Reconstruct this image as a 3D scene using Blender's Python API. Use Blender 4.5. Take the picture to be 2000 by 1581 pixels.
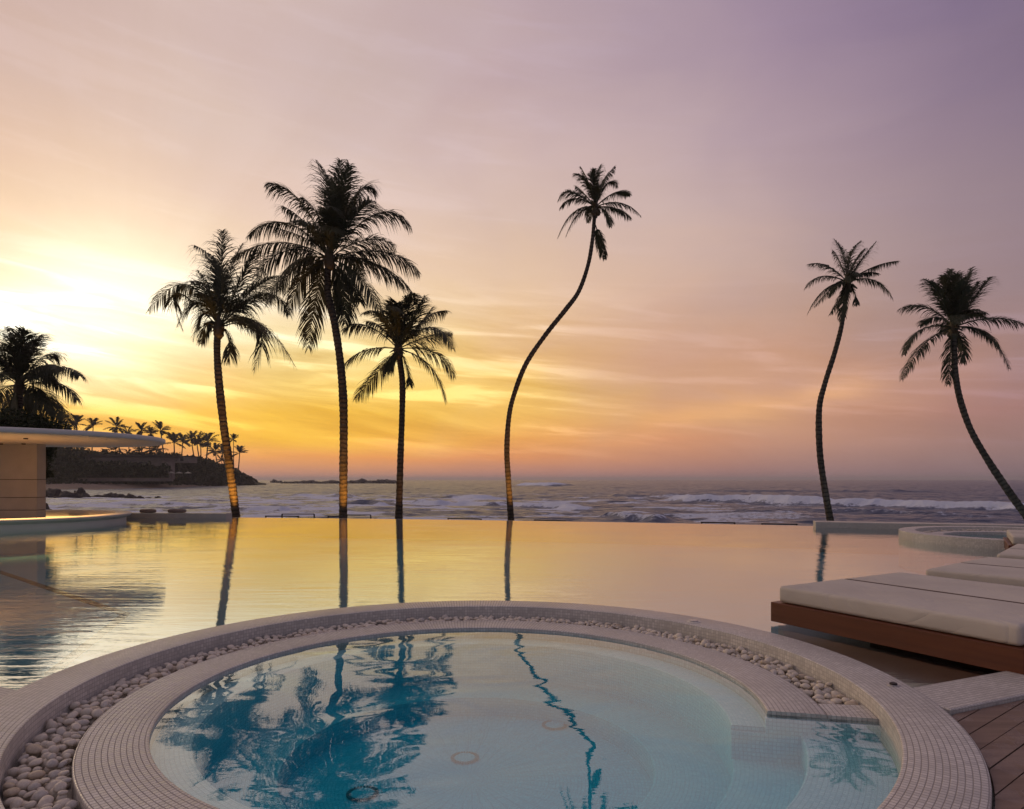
import bpy, bmesh, math, random
import numpy as np
from mathutils import Vector, Matrix

random.seed(7)
RNG = np.random.default_rng(7)
scene = bpy.context.scene
for o in list(bpy.data.objects):
    bpy.data.objects.remove(o, do_unlink=True)
col = scene.collection
PI = math.pi
rad = math.radians

# ---------------------------------------------------------------- camera
CZ = 1.24                       # eye above the pool water (z = 0)
F, U0, V0 = 1311.0, 1000.0, 937.0
cam = bpy.data.cameras.new("camera")
cam.sensor_width = 36.0
cam.lens = 36.0 * F / 2000.0
cam.shift_y = (V0 - 790.5) / 2000.0
cam.clip_start = 0.05
cam.clip_end = 30000.0
camo = bpy.data.objects.new("camera", cam)
camo.location = (0, 0, CZ)
camo.rotation_euler = (PI / 2, 0, 0)
col.objects.link(camo)
scene.camera = camo
scene.view_settings.view_transform = 'Standard'
scene.view_settings.look = 'None'
scene.view_settings.exposure = 0
scene.view_settings.gamma = 1
scene.cycles.max_bounces = 8
scene.cycles.diffuse_bounces = 3
scene.cycles.transparent_max_bounces = 12
scene.cycles.volume_bounces = 0
scene.cycles.caustics_reflective = False
scene.cycles.caustics_refractive = False
scene.cycles.sample_clamp_indirect = 4


def at(u, v, Y):
    """point at depth Y seen where the photograph shows (u, v)"""
    return Vector(((u - U0) / F * Y, Y, CZ - (v - V0) / F * Y))


def on(u, v, z):
    """point of the level plane z seen at (u, v)"""
    Y = F * (CZ - z) / (v - V0)
    return Vector(((u - U0) / F * Y, Y, z))


def s2l(c):
    return tuple((x / 255 / 12.92) if x / 255 <= 0.04045 else ((x / 255 + 0.055) / 1.055) ** 2.4 for x in c)


# ---------------------------------------------------------------- sky (world) and sun
SUN_AZ, SUN_EL = rad(-53.0), rad(13.0)
SKY_U = [0, 250, 500, 750, 1000, 1250, 1500, 1750, 2000]
SKY_V = [0, 150, 300, 430, 520, 610, 690, 750, 810, 860, 895, 930]
SKY = [
 [(206,176,168),(214,188,180),(209,184,178),(201,177,177),(189,165,171),(172,150,164),(156,135,156),(138,119,145),(122,105,129)],
 [(217,186,170),(222,195,184),(217,191,184),(207,185,181),(198,173,175),(181,158,167),(166,143,160),(148,128,148),(131,113,134)],
 [(232,195,168),(232,205,186),(227,201,188),(217,192,185),(211,184,178),(198,173,174),(182,158,165),(162,140,151),(142,123,138)],
 [(250,212,170),(242,208,182),(237,206,188),(230,202,188),(220,192,179),(207,180,173),(190,164,163),(170,147,150),(149,128,137)],
 [(262,240,196),(262,238,198),(247,215,184),(238,206,181),(230,198,173),(217,184,167),(197,167,157),(171,146,144),(149,128,135)],
 [(268,258,238),(272,262,240),(263,241,200),(248,215,172),(238,200,160),(220,179,153),(201,163,146),(178,146,136),(154,128,131)],
 [(268,256,205),(272,260,222),(268,246,183),(258,226,148),(253,206,138),(222,173,142),(205,159,137),(182,143,130),(155,125,128)],
 [(260,217,131),(261,211,117),(262,225,134),(260,219,119),(256,211,118),(215,167,132),(212,162,134),(195,146,124),(165,126,122)],
 [(259,199,90),(260,203,82),(261,205,74),(260,207,84),(258,206,110),(225,169,123),(220,166,125),(190,137,118),(155,116,118)],
 [(258,190,86),(261,194,82),(261,199,67),(261,198,79),(251,180,99),(228,159,114),(205,148,120),(175,133,118),(150,121,120)],
 [(240,165,108),(240,165,112),(245,166,92),(245,162,92),(230,153,100),(205,142,111),(180,132,116),(160,123,116),(143,117,118)],
 [(225,152,127),(220,152,126),(205,143,122),(200,142,120),(190,135,122),(175,127,120),(155,118,117),(143,113,116),(132,110,116)],
]
SKYA = np.array([[s2l(c) for c in r] for r in SKY])


def sky_at(az, el):
    u = U0 + F * math.tan(az)
    v = V0 - F * math.tan(el) / math.cos(az)
    u = min(max(u, 0), 2000)
    v = min(max(v, 0), 930)
    i = max(k for k in range(len(SKY_U)) if SKY_U[k] <= u)
    i = min(i, len(SKY_U) - 2)
    j = max(k for k in range(len(SKY_V)) if SKY_V[k] <= v)
    j = min(j, len(SKY_V) - 2)
    fu = (u - SKY_U[i]) / (SKY_U[i + 1] - SKY_U[i])
    fv = (v - SKY_V[j]) / (SKY_V[j + 1] - SKY_V[j])
    a = SKYA
    return (a[j, i] * (1 - fu) + a[j, i + 1] * fu) * (1 - fv) + (a[j + 1, i] * (1 - fu) + a[j + 1, i + 1] * fu) * fv


world = bpy.data.worlds.new("World")
scene.world = world
world.use_nodes = True
wt = world.node_tree
wt.nodes.clear()


class NT:
    """small helper for writing node trees"""
    def __init__(self, tree):
        self.t = tree

    def n(self, typ, **kw):
        nd = self.t.nodes.new(typ)
        for k, v in kw.items():
            setattr(nd, k, v)
        return nd

    def put(self, sock, val):
        if isinstance(val, bpy.types.NodeSocket):
            self.t.links.new(val, sock)
        elif val is not None:
            sock.default_value = val

    def math(self, op, a, b=None, c=None, clamp=False):
        nd = self.n('ShaderNodeMath', operation=op)
        nd.use_clamp = clamp
        self.put(nd.inputs[0], a)
        if b is not None:
            self.put(nd.inputs[1], b)
        if c is not None:
            self.put(nd.inputs[2], c)
        return nd.outputs[0]

    def mapr(self, x, a, b, c=0.0, d=1.0, smooth=False):
        nd = self.n('ShaderNodeMapRange')
        nd.interpolation_type = 'SMOOTHSTEP' if smooth else 'LINEAR'
        nd.clamp = True
        self.put(nd.inputs[0], x)
        for k, v in zip((1, 2, 3, 4), (a, b, c, d)):
            self.put(nd.inputs[k], v)
        return nd.outputs[0]

    def mixc(self, f, a, b, mode='MIX'):
        nd = self.n('ShaderNodeMix', data_type='RGBA', blend_type=mode)
        self.put(nd.inputs[0], f)
        self.put(nd.inputs[6], a if isinstance(a, bpy.types.NodeSocket) else (*a, 1)[:4])
        self.put(nd.inputs[7], b if isinstance(b, bpy.types.NodeSocket) else (*b, 1)[:4])
        return nd.outputs[2]

    def noise(self, vec, scale, detail=3, rough=0.5, dist=0.0, col=False):
        nd = self.n('ShaderNodeTexNoise')
        self.put(nd.inputs['Vector'], vec)
        self.put(nd.inputs['Scale'], scale)
        nd.inputs['Detail'].default_value = detail
        nd.inputs['Roughness'].default_value = rough
        nd.inputs['Distortion'].default_value = dist
        return nd.outputs['Color' if col else 'Fac']

    def comb(self, x, y, z):
        nd = self.n('ShaderNodeCombineXYZ')
        for s, v in zip(nd.inputs, (x, y, z)):
            self.put(s, v)
        return nd.outputs[0]

    def sep(self, v):
        nd = self.n('ShaderNodeSeparateXYZ')
        self.put(nd.inputs[0], v)
        return nd.outputs

    def scale(self, v, s):
        nd = self.n('ShaderNodeMapping')
        self.put(nd.inputs['Vector'], v)
        nd.inputs['Scale'].default_value = s
        return nd.outputs[0]


w = NT(wt)
tc = w.n('ShaderNodeTexCoord')
x, y, z = w.sep(tc.outputs['Generated'])
az = w.math('ARCTAN2', x, y)
el = w.math('ARCSINE', z)
# cloud streaks: long, thin, slightly tilted bands over the water
band = w.comb(w.math('MULTIPLY', az, 1.6), w.math('ADD', w.math('MULTIPLY', el, 11.0), w.math('MULTIPLY', az, 1.7)), 0.0)
n1 = w.noise(band, 1.5, 5, 0.55, 0.9)
band2 = w.comb(w.math('MULTIPLY', az, 3.2), w.math('ADD', w.math('MULTIPLY', el, 30.0), w.math('MULTIPLY', az, 2.8)), 3.1)
n2 = w.noise(band2, 1.3, 4, 0.55, 0.6)
band3 = w.comb(w.math('MULTIPLY', az, 2.0), w.math('MULTIPLY', el, 3.0), 7.7)
n3 = w.noise(band3, 1.6, 4, 0.5, 0.8)
wob = w.math('ADD', w.math('MULTIPLY', w.math('SUBTRACT', n1, 0.5), 0.04),
             w.math('MULTIPLY', w.math('SUBTRACT', n3, 0.5), 0.05))
mask_low = w.mapr(el, 0.0, 0.05, 0.15, 1.0)
el2 = w.math('ADD', el, w.math('MULTIPLY', wob, mask_low))
az2 = w.math('ADD', az, w.math('MULTIPLY', w.math('SUBTRACT', n3, 0.5), 0.18))
EL = [0.3, 1.8, 3.3, 5.2, 7.6, 10.2, 13.2, 17.0, 21.0, 26.0, 31.0, 37.0]
AZR = rad(40)
azf = w.mapr(az2, -AZR, AZR)
SC = 0.5
prev = None
for k, e in enumerate(EL):
    ramp = w.n('ShaderNodeValToRGB')
    cr = ramp.color_ramp
    cr.interpolation = 'B_SPLINE' if False else 'EASE'
    cr.interpolation = 'LINEAR'
    N = 13
    for m in range(N):
        f = m / (N - 1)
        c = sky_at(-AZR + 2 * AZR * f, rad(e)) * SC
        if m == 0:
            elmt = cr.elements[0]
            elmt.position = 0
        elif m == N - 1:
            elmt = cr.elements[-1]
            elmt.position = 1
        else:
            elmt = cr.elements.new(f)
        elmt.color = (*c, 1)
    w.put(ramp.inputs[0], azf)
    if prev is None:
        prev = ramp.outputs[0]
    else:
        prev = w.mixc(w.mapr(el2, rad(EL[k - 1]), rad(e)), prev, ramp.outputs[0])
# beyond the picture: up to the zenith and round to the dusky side behind
prev = w.mixc(w.mapr(el2, rad(37), rad(80), smooth=True), prev, tuple(v * SC for v in (0.25, 0.215, 0.275)))
azabs = w.math('ABSOLUTE', w.math('SUBTRACT', az, rad(-33)))
back = w.mapr(azabs, rad(75), rad(165), smooth=True)
back = w.math('MAXIMUM', back, w.mapr(w.math('MULTIPLY', y, -1.0), 0.0, 0.6, smooth=True))
prev = w.mixc(back, prev, tuple(v * SC for v in (0.22, 0.20, 0.25)))
# streaks: brighter and darker threads of cloud in the warm part
st = w.math('SUBTRACT', w.math('ADD', w.math('MULTIPLY', n1, 0.6), w.math('MULTIPLY', n2, 0.4)), 0.49)
st = w.math('ADD', st, w.math('MULTIPLY', w.math('SUBTRACT', w.mapr(n2, 0.50, 0.66, smooth=True), 0.30), 0.22))
amp = w.math('MULTIPLY', w.mapr(el, rad(1), rad(4.5), smooth=True), w.mapr(el, rad(10), rad(17), 1.0, 0.10, smooth=True))
amp = w.math('MULTIPLY', amp, w.mapr(az, rad(-2), rad(14), 1.25, 0.38, smooth=True))
# faint rays fanning up from the veiled sun
raya = w.math('ARCTAN2', w.math('SUBTRACT', el, rad(12.0)), w.math('SUBTRACT', az, rad(-30.0)))
rayn = w.noise(w.comb(raya, 0.0, 4.0), 5.5, 3, 0.6)
ray = w.math('MULTIPLY', w.math('SUBTRACT', rayn, 0.5), w.math('MULTIPLY', w.mapr(el, rad(13), rad(20), 0.0, 0.09, smooth=True), w.mapr(az, rad(-5), rad(20), 1.0, 0.2, smooth=True)))
gain = w.math('ADD', w.math('ADD', 1.0, ray), w.math('MULTIPLY', w.math('MULTIPLY', st, amp), 1.25))
vm = w.n('ShaderNodeVectorMath', operation='MULTIPLY')
w.put(vm.inputs[0], prev)
gs = w.math('MULTIPLY', gain, 1 / SC)
w.put(vm.inputs[1], w.comb(w.math('MULTIPLY', w.math('POWER', gain, 0.7), 1 / SC), gs, w.math('MULTIPLY', w.math('POWER', gain, 1.6), 1 / SC)))
cloud = vm.outputs[0]
# cool/pink drift in the streaks
cloud = w.mixc(w.math('MULTIPLY', w.mapr(n3, 0.5, 0.75), 0.10), cloud, (0.62, 0.42, 0.42))
gaz, gel = rad(-31.5), rad(12.0)
gdir = (math.sin(gaz) * math.cos(gel), math.cos(gaz) * math.cos(gel), math.sin(gel))
dp = w.n('ShaderNodeVectorMath', operation='DOT_PRODUCT')
w.put(dp.inputs[0], tc.outputs['Generated'])
dp.inputs[1].default_value = gdir
ang = w.math('ARCCOSINE', w.math('MINIMUM', dp.outputs['Value'], 1.0))
ang = w.math('ADD', ang, w.math('MULTIPLY', w.math('SUBTRACT', n3, 0.5), 0.12))
glow = w.math('EXPONENT', w.math('MULTIPLY', w.math('POWER', w.math('DIVIDE', w.math('MAXIMUM', ang, 0.0), rad(6.0)), 2.0), -1.0))
glow = w.math('MULTIPLY', glow, w.math('MULTIPLY', w.mapr(el, rad(3.0), rad(9.0), smooth=True), 0.5))
gv = w.n('ShaderNodeVectorMath', operation='SCALE')
gv.inputs[0].default_value = (1.0, 0.86, 0.62)
w.put(gv.inputs['Scale'], glow)
ga = w.n('ShaderNodeVectorMath', operation='ADD')
w.put(ga.inputs[0], cloud)
w.put(ga.inputs[1], gv.outputs[0])
cloud = ga.outputs[0]
# one bright bank of cloud low at the right
dl = w.math('SUBTRACT', el2, w.math('ADD', rad(5.1), w.math('MULTIPLY', w.math('SUBTRACT', az, rad(12.5)), 0.13)))
bk = w.math('EXPONENT', w.math('MULTIPLY', w.math('POWER', w.math('ABSOLUTE', w.math('DIVIDE', dl, rad(0.9))), 2.0), -1.0))
bk = w.math('MULTIPLY', bk, w.math('MULTIPLY', w.mapr(az, rad(9), rad(15), smooth=True), w.mapr(az, rad(24), rad(31), 1.0, 0.0, smooth=True)))
bv = w.n('ShaderNodeVectorMath', operation='SCALE')
bv.inputs[0].default_value = (0.17, 0.085, 0.0)
w.put(bv.inputs['Scale'], w.math('MULTIPLY', bk, w.mapr(n1, 0.3, 0.7, 0.5, 1.2)))
ba = w.n('ShaderNodeVectorMath', operation='ADD')
w.put(ba.inputs[0], cloud)
w.put(ba.inputs[1], bv.outputs[0])
cloud = ba.outputs[0]
nish = w.n('ShaderNodeTexSky', sky_type='NISHITA')
nish.sun_disc = False
nish.sun_elevation = SUN_EL
nish.sun_rotation = SUN_AZ
nish.dust_density = 3.0
bg1 = w.n('ShaderNodeBackground')
bg2 = w.n('ShaderNodeBackground')
w.put(bg1.inputs[0], nish.outputs[0])
bg1.inputs[1].default_value = 0.0025
w.put(bg2.inputs[0], cloud)
bg2.inputs[1].default_value = 0.98
add = w.n('ShaderNodeAddShader')
w.put(add.inputs[0], bg1.outputs[0])
w.put(add.inputs[1], bg2.outputs[0])
wo = w.n('ShaderNodeOutputWorld')
w.put(wo.inputs[0], add.outputs[0])

sun = bpy.data.lights.new("sun", 'SUN')
sun.energy = 0.32
sun.angle = rad(18)
sun.color = (1.0, 0.72, 0.45)
suno = bpy.data.objects.new("sun", sun)
sd = Vector((math.sin(SUN_AZ) * math.cos(SUN_EL), math.cos(SUN_AZ) * math.cos(SUN_EL), math.sin(SUN_EL)))
suno.rotation_euler = sd.to_track_quat('Z', 'Y').to_euler()
suno.location = sd * 50
col.objects.link(suno)


# ---------------------------------------------------------------- materials
def newmat(name):
    m = bpy.data.materials.new(name)
    m.use_nodes = True
    m.node_tree.nodes.clear()
    t = NT(m.node_tree)
    out = t.n('ShaderNodeOutputMaterial')
    return m, t, out


def prin(t, out, color, rough=0.6, spec=0.5, normal=None, **kw):
    p = t.n('ShaderNodeBsdfPrincipled')
    t.put(p.inputs['Base Color'], color if isinstance(color, bpy.types.NodeSocket) else (*color, 1))
    t.put(p.inputs['Roughness'], rough)
    t.put(p.inputs['Specular IOR Level'], spec)
    if normal is not None:
        t.put(p.inputs['Normal'], normal)
    for k, v in kw.items():
        t.put(p.inputs[k], v)
    t.put(out.inputs[0], p.outputs[0])
    return p


def bump(t, h, dist, normal=None, strength=1.0):
    b = t.n('ShaderNodeBump')
    b.inputs['Strength'].default_value = strength
    b.inputs['Distance'].default_value = dist
    t.put(b.inputs['Height'], h)
    if normal is not None:
        t.put(b.inputs['Normal'], normal)
    return b.outputs[0]


def mottled(name, c1, c2, scale=4, rough=0.7, bscale=30, bdist=0.004, spec=0.4, obj=True, stretch=(1, 1, 1), detail=5, **kw):
    m, t, out = newmat(name)
    tcn = t.n('ShaderNodeTexCoord')
    v = t.scale(tcn.outputs['Object'], stretch)
    f = t.noise(v, scale, detail, 0.6)
    c = t.mixc(t.mapr(f, 0.3, 0.7), c1, c2)
    nb = bump(t, t.noise(v, bscale, 4, 0.6), bdist)
    prin(t, out, c, rough, spec, nb, **kw)
    return m


def tile_mat(name, c_lo, c_hi, grout, size=0.028, rough=0.3, tilt=0.07, stain=True):
    """glazed mosaic laid on the UV grid (metres)"""
    m, t, out = newmat(name)
    uv = t.n('ShaderNodeUVMap')
    U, V, _ = t.sep(uv.outputs[0])
    gu = t.math('DIVIDE', U, size)
    gv = t.math('DIVIDE', V, size)
    ru = t.math('FLOOR', gv)
    # each sheet of mosaic is a little off its neighbour
    wn0 = t.n('ShaderNodeTexWhiteNoise', noise_dimensions='1D')
    t.put(wn0.inputs['W'], t.math('FLOOR', t.math('DIVIDE', ru, 3.0)))
    gu = t.math('ADD', gu, t.math('MULTIPLY', wn0.outputs['Value'], 0.25))
    iu = t.math('FLOOR', gu)
    fu = t.math('FRACT', gu)
    fv = t.math('FRACT', gv)
    e = t.math('MINIMUM', t.math('MINIMUM', fu, t.math('SUBTRACT', 1.0, fu)), t.math('MINIMUM', fv, t.math('SUBTRACT', 1.0, fv)))
    g = t.mapr(e, 0.045, 0.10, smooth=True)
    wn = t.n('ShaderNodeTexWhiteNoise', noise_dimensions='2D')
    t.put(wn.inputs['Vector'], t.comb(iu, ru, 0.0))
    c = t.mixc(wn.outputs['Value'], c_lo, c_hi)
    if stain:
        tcn = t.n('ShaderNodeTexCoord')
        dirt = t.noise(tcn.outputs['Object'], 2.2, 6, 0.65)
        c = t.mixc(t.math('MULTIPLY', t.mapr(dirt, 0.42, 0.72), 0.55), c, tuple(v * 0.72 for v in c_lo))
    geo = t.n('ShaderNodeNewGeometry')
    nz_ = t.sep(geo.outputs['True Normal'])[2]
    face_up = t.mapr(nz_, 0.3, 0.6)
    grc = t.mixc(face_up, tuple(v * 0.88 for v in c_lo), grout)
    c = t.mixc(g, grc, c)
    vs = t.n('ShaderNodeVectorMath', operation='SUBTRACT')
    t.put(vs.inputs[0], wn.outputs['Color'])
    vs.inputs[1].default_value = (0.5, 0.5, 0.5)
    vsc = t.n('ShaderNodeVectorMath', operation='SCALE')
    t.put(vsc.inputs[0], vs.outputs[0])
    vsc.inputs['Scale'].default_value = tilt
    va = t.n('ShaderNodeVectorMath', operation='ADD')
    t.put(va.inputs[0], vsc.outputs[0])
    t.put(va.inputs[1], geo.outputs['Normal'])
    vn = t.n('ShaderNodeVectorMath', operation='NORMALIZE')
    t.put(vn.inputs[0], va.outputs[0])
    nb = bump(t, g, 0.0016, vn.outputs[0])
    rr = t.math('ADD', t.math('MULTIPLY', wn.outputs['Value'], 0.15), t.mapr(g, 0, 1, 0.85, rough))
    prin(t, out, c, rr, 0.5, nb)
    return m


M = {}
M['tile'] = tile_mat('white_mosaic', (0.51, 0.485, 0.465), (0.71, 0.675, 0.64), (0.31, 0.285, 0.28), size=0.0255)
M['tile_pool'] = tile_mat('pool_mosaic', (0.38, 0.78, 0.94), (0.44, 0.84, 0.97), (0.36, 0.74, 0.90), rough=0.6, stain=False)
M['shelf'] = tile_mat('shelf_mosaic', (0.58, 0.64, 0.74), (0.66, 0.72, 0.80), (0.52, 0.58, 0.68), rough=0.6, stain=False)
M['tile_wall'] = tile_mat('wall_mosaic', (0.54, 0.50, 0.46), (0.62, 0.58, 0.53), (0.24, 0.22, 0.20), tilt=0.10)
M['spa_floor'] = tile_mat('spa_mosaic', (0.58, 0.76, 0.83), (0.78, 0.90, 0.94), (0.54, 0.72, 0.79), size=0.022, rough=0.6, stain=False)


def water_mat(name, fbase, famp, power, height, tint, absorb, dens, rough=0.006):
    m, t, out = newmat(name)
    nb = height(t)
    lw = t.n('ShaderNodeLayerWeight')
    lw.inputs['Blend'].default_value = 0.5
    t.put(lw.inputs['Normal'], nb)
    fac = t.math('ADD', fbase, t.math('MULTIPLY', t.math('POWER', lw.outputs['Facing'], power), famp))
    tr = t.n('ShaderNodeBsdfTransparent')
    tr.inputs[0].default_value = (*tint, 1)
    gl = t.n('ShaderNodeBsdfAnisotropic') if False else t.n('ShaderNodeBsdfGlossy')
    gl.inputs['Color'].default_value = (0.97, 0.97, 0.97, 1)
    gl.inputs['Roughness'].default_value = rough
    t.put(gl.inputs['Normal'], nb)
    mx = t.n('ShaderNodeMixShader')
    t.put(mx.inputs[0], fac)
    t.put(mx.inputs[1], tr.outputs[0])
    t.put(mx.inputs[2], gl.outputs[0])
    t.put(out.inputs[0], mx.outputs[0])
    if dens > 0:
        va = t.n('ShaderNodeVolumeAbsorption')
        va.inputs['Color'].default_value = (*absorb, 1)
        va.inputs['Density'].default_value = dens
        t.put(out.inputs['Volume'], va.outputs[0])
    return m


def pool_height(t):
    tcn = t.n('ShaderNodeTexCoord')
    p = tcn.outputs['Object']
    a = t.noise(t.scale(p, (0.55, 2.6, 1)), 2.6, 4, 0.55, 0.4)
    b = t.noise(t.scale(p, (1.0, 1.5, 1)), 0.5, 2, 0.5)
    patch = t.mapr(b, 0.35, 0.7, 0.35, 1.0, smooth=True)
    fine = t.noise(t.scale(p, (1.0, 2.0, 1)), 11.0, 2, 0.5)
    h = t.math('ADD', t.math('MULTIPLY', a, 1.0), t.math('MULTIPLY', fine, 0.10))
    return bump(t, t.math('MULTIPLY', h, patch), 0.0052)


def spa_height(t):
    tcn = t.n('ShaderNodeTexCoord')
    p = tcn.outputs['Object']
    a = t.noise(t.scale(p, (1.0, 1.25, 1)), 1.35, 1.5, 0.4, 0.9)
    fine = t.noise(t.scale(p, (1, 2.2, 1)), 12.0, 2, 0.5)
    h = t.math('ADD', a, t.math('MULTIPLY', fine, 0.015))
    return bump(t, h, 0.0095)


M['pool_water'] = water_mat('pool_water', 0.52, 0.28, 6.0, pool_height, (0.97, 0.99, 1.0), (0.25, 0.85, 0.95), 0.15, 0.02)
M['spa_water'] = water_mat('spa_water', 0.21, 0.34, 4.5, spa_height, (0.96, 0.99, 1.0), (0.05, 0.89, 0.945), 1.8)

M['pebble'] = mottled('pebble', (0.56, 0.49, 0.42), (0.72, 0.65, 0.56), 3, 0.5, 20, 0.001, 0.4)
M['pebble_warm'] = mottled('pebble_warm', (0.42, 0.33, 0.24), (0.56, 0.48, 0.38), 3, 0.45, 20, 0.001, 0.4)
M['pebble_grey'] = mottled('pebble_grey', (0.46, 0.42, 0.39), (0.62, 0.57, 0.52), 3, 0.5, 20, 0.001, 0.4)
M['plaster'] = mottled('white_plaster', (0.66, 0.62, 0.59), (0.74, 0.70, 0.66), 1.5, 0.7, 60, 0.001, 0.3)
M['stone_clad'] = mottled('stone_cladding', (0.40, 0.375, 0.36), (0.46, 0.43, 0.41), 2.5, 0.75, 50, 0.001, 0.3)
M['dark_joint'] = mottled('dark_joint', (0.03, 0.025, 0.02), (0.05, 0.04, 0.03), 5, 0.8, 40, 0.001)
M['foam_fabric'] = mottled('lounger_fabric', (0.52, 0.475, 0.43), (0.60, 0.55, 0.50), 1.6, 0.9, 300, 0.0006, 0.15)
M['bed_wood'] = mottled('red_brown_timber', (0.085, 0.022, 0.009), (0.14, 0.040, 0.016), 2.0, 0.42, 60, 0.0008, 0.4, stretch=(0.7, 9, 9))
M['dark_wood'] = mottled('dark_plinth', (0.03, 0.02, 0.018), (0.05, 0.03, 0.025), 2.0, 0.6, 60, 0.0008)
M['deck'] = mottled('deck_timber', (0.16, 0.105, 0.08), (0.26, 0.18, 0.14), 2.5, 0.6, 70, 0.001, 0.35, stretch=(0.6, 7, 7))
M['metal'] = mottled('dark_metal', (0.035, 0.03, 0.03), (0.06, 0.05, 0.05), 5, 0.5, 30, 0.0005, 0.5, Metallic=0.6)
M['seam'] = mottled('seam_fabric', (0.12, 0.09, 0.085), (0.16, 0.12, 0.11), 6, 0.9, 200, 0.0005, 0.1)
M['steel'] = mottled('steel', (0.45, 0.43, 0.42), (0.55, 0.53, 0.52), 8, 0.35, 30, 0.0003, 0.5, Metallic=0.8)
M['drain'] = mottled('drain_plastic', (0.20, 0.22, 0.24), (0.28, 0.30, 0.32), 8, 0.5, 30, 0.0003)
M['rock'] = mottled('sea_rock', (0.022, 0.018, 0.018), (0.06, 0.05, 0.048), 1.2, 0.7, 3, 0.15, 0.4)
M['sand'] = mottled('sand', (0.17, 0.13, 0.105), (0.24, 0.185, 0.15), 0.15, 0.85, 2, 0.03, 0.2)
M['ground'] = mottled('sandy_ground', (0.10, 0.085, 0.06), (0.18, 0.15, 0.11), 1.0, 0.9, 8, 0.02, 0.2)
M['scrub'] = mottled('scrub_foliage', (0.022, 0.026, 0.014), (0.05, 0.055, 0.03), 0.12, 0.8, 1.2, 0.5, 0.2)
M['towel'] = mottled('towel', (0.20, 0.15, 0.14), (0.28, 0.22, 0.20), 6, 0.95, 120, 0.002, 0.1)
M['far_wall'] = mottled('far_render', (0.16, 0.13, 0.12), (0.24, 0.20, 0.18), 0.3, 0.85, 3, 0.02, 0.2)
M['far_roof'] = mottled('far_roof', (0.03, 0.026, 0.025), (0.05, 0.042, 0.04), 0.3, 0.8, 3, 0.02, 0.2)
M['far_glass'] = mottled('far_glass', (0.015, 0.015, 0.018), (0.03, 0.03, 0.032), 0.5, 0.2, 3, 0.002, 0.6)
M['parasol'] = mottled('parasol_canvas', (0.45, 0.42, 0.34), (0.52, 0.48, 0.40), 1, 0.9, 20, 0.002, 0.1)


def leaf_mat(name, c1, c2, trans=0.25):
    m, t, out = newmat(name)
    tcn = t.n('ShaderNodeTexCoord')
    f = t.noise(tcn.outputs['Object'], 1.7, 3, 0.6)
    c = t.mixc(t.mapr(f, 0.3, 0.7), c1, c2)
    p = t.n('ShaderNodeBsdfPrincipled')
    t.put(p.inputs['Base Color'], c)
    p.inputs['Roughness'].default_value = 0.55
    p.inputs['Specular IOR Level'].default_value = 0.22
    tl = t.n('ShaderNodeBsdfTranslucent')
    t.put(tl.inputs[0], c)
    mx = t.n('ShaderNodeMixShader')
    mx.inputs[0].default_value = trans
    t.put(mx.inputs[1], p.outputs[0])
    t.put(mx.inputs[2], tl.outputs[0])
    t.put(out.inputs[0], mx.outputs[0])
    return m


M['frond'] = leaf_mat('palm_leaflet', (0.035, 0.040, 0.024), (0.075, 0.075, 0.040))
M['leaf'] = leaf_mat('broad_leaf', (0.012, 0.020, 0.008), (0.035, 0.045, 0.016), 0.15)
M['rachis'] = mottled('palm_stalk', (0.05, 0.035, 0.018), (0.09, 0.06, 0.028), 3, 0.6, 30, 0.002)


def bark_mat():
    m, t, out = newmat('palm_bark')
    uv = t.n('ShaderNodeUVMap')
    U, V, _ = t.sep(uv.outputs[0])
    tcn = t.n('ShaderNodeTexCoord')
    nz = t.noise(tcn.outputs['Object'], 9, 4, 0.6)
    nl = t.noise(t.scale(tcn.outputs['Object'], (3, 3, 0.8)), 2, 4, 0.6)
    c = t.mixc(t.mapr(nl, 0.3, 0.7), (0.05, 0.036, 0.028), (0.115, 0.088, 0.068))
    ring = t.math('FRACT', t.math('ADD', t.math('DIVIDE', V, 0.15), t.math('MULTIPLY', t.noise(tcn.outputs['Object'], 2.6, 3, 0.6), 1.6)))
    dark = t.math('MULTIPLY', t.mapr(ring, 0.15, 0.5, 1.0, 0.0), t.mapr(nz, 0.30, 0.45))
    c = t.mixc(t.math('MULTIPLY', dark, 0.8), c, (0.018, 0.013, 0.010))
    nb = bump(t, t.math('ADD', t.math('MULTIPLY', nz, 0.5), ring), 0.03)
    prin(t, out, c, 0.85, 0.25, nb)
    return m


M['bark'] = bark_mat()


# ---------------------------------------------------------------- object helpers
def link(name, me, mat=None, parent=None, smooth=False):
    o = bpy.data.objects.new(name, me)
    col.objects.link(o)
    if mat is not None and not me.materials:
        me.materials.append(mat)
    if parent is not None:
        o.parent = parent
    if smooth:
        me.polygons.foreach_set('use_smooth', [True] * len(me.polygons))
    return o


def mesh_from(name, verts, faces, uvs=None):
    me = bpy.data.meshes.new(name)
    me.from_pydata([tuple(v) for v in verts], [], faces)
    if uvs is not None:
        l = me.uv_layers.new(name='UVMap')
        for li, vi in enumerate([lp.vertex_index for lp in me.loops]):
            l.data[li].uv = uvs[vi]
    me.update()
    return me


def tag(o, label=None, cat=None, group=None, kind=None):
    if label:
        o['label'] = label
    if cat:
        o['category'] = cat
    if group:
        o['group'] = group
    if kind:
        o['kind'] = kind
    return o


def empty(name, loc, label, cat, group=None, rz=0):
    o = bpy.data.objects.new(name, None)
    o.empty_display_size = 0.2
    o.location = loc
    o.rotation_euler = (0, 0, rz)
    col.objects.link(o)
    return tag(o, label, cat, group)


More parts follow.
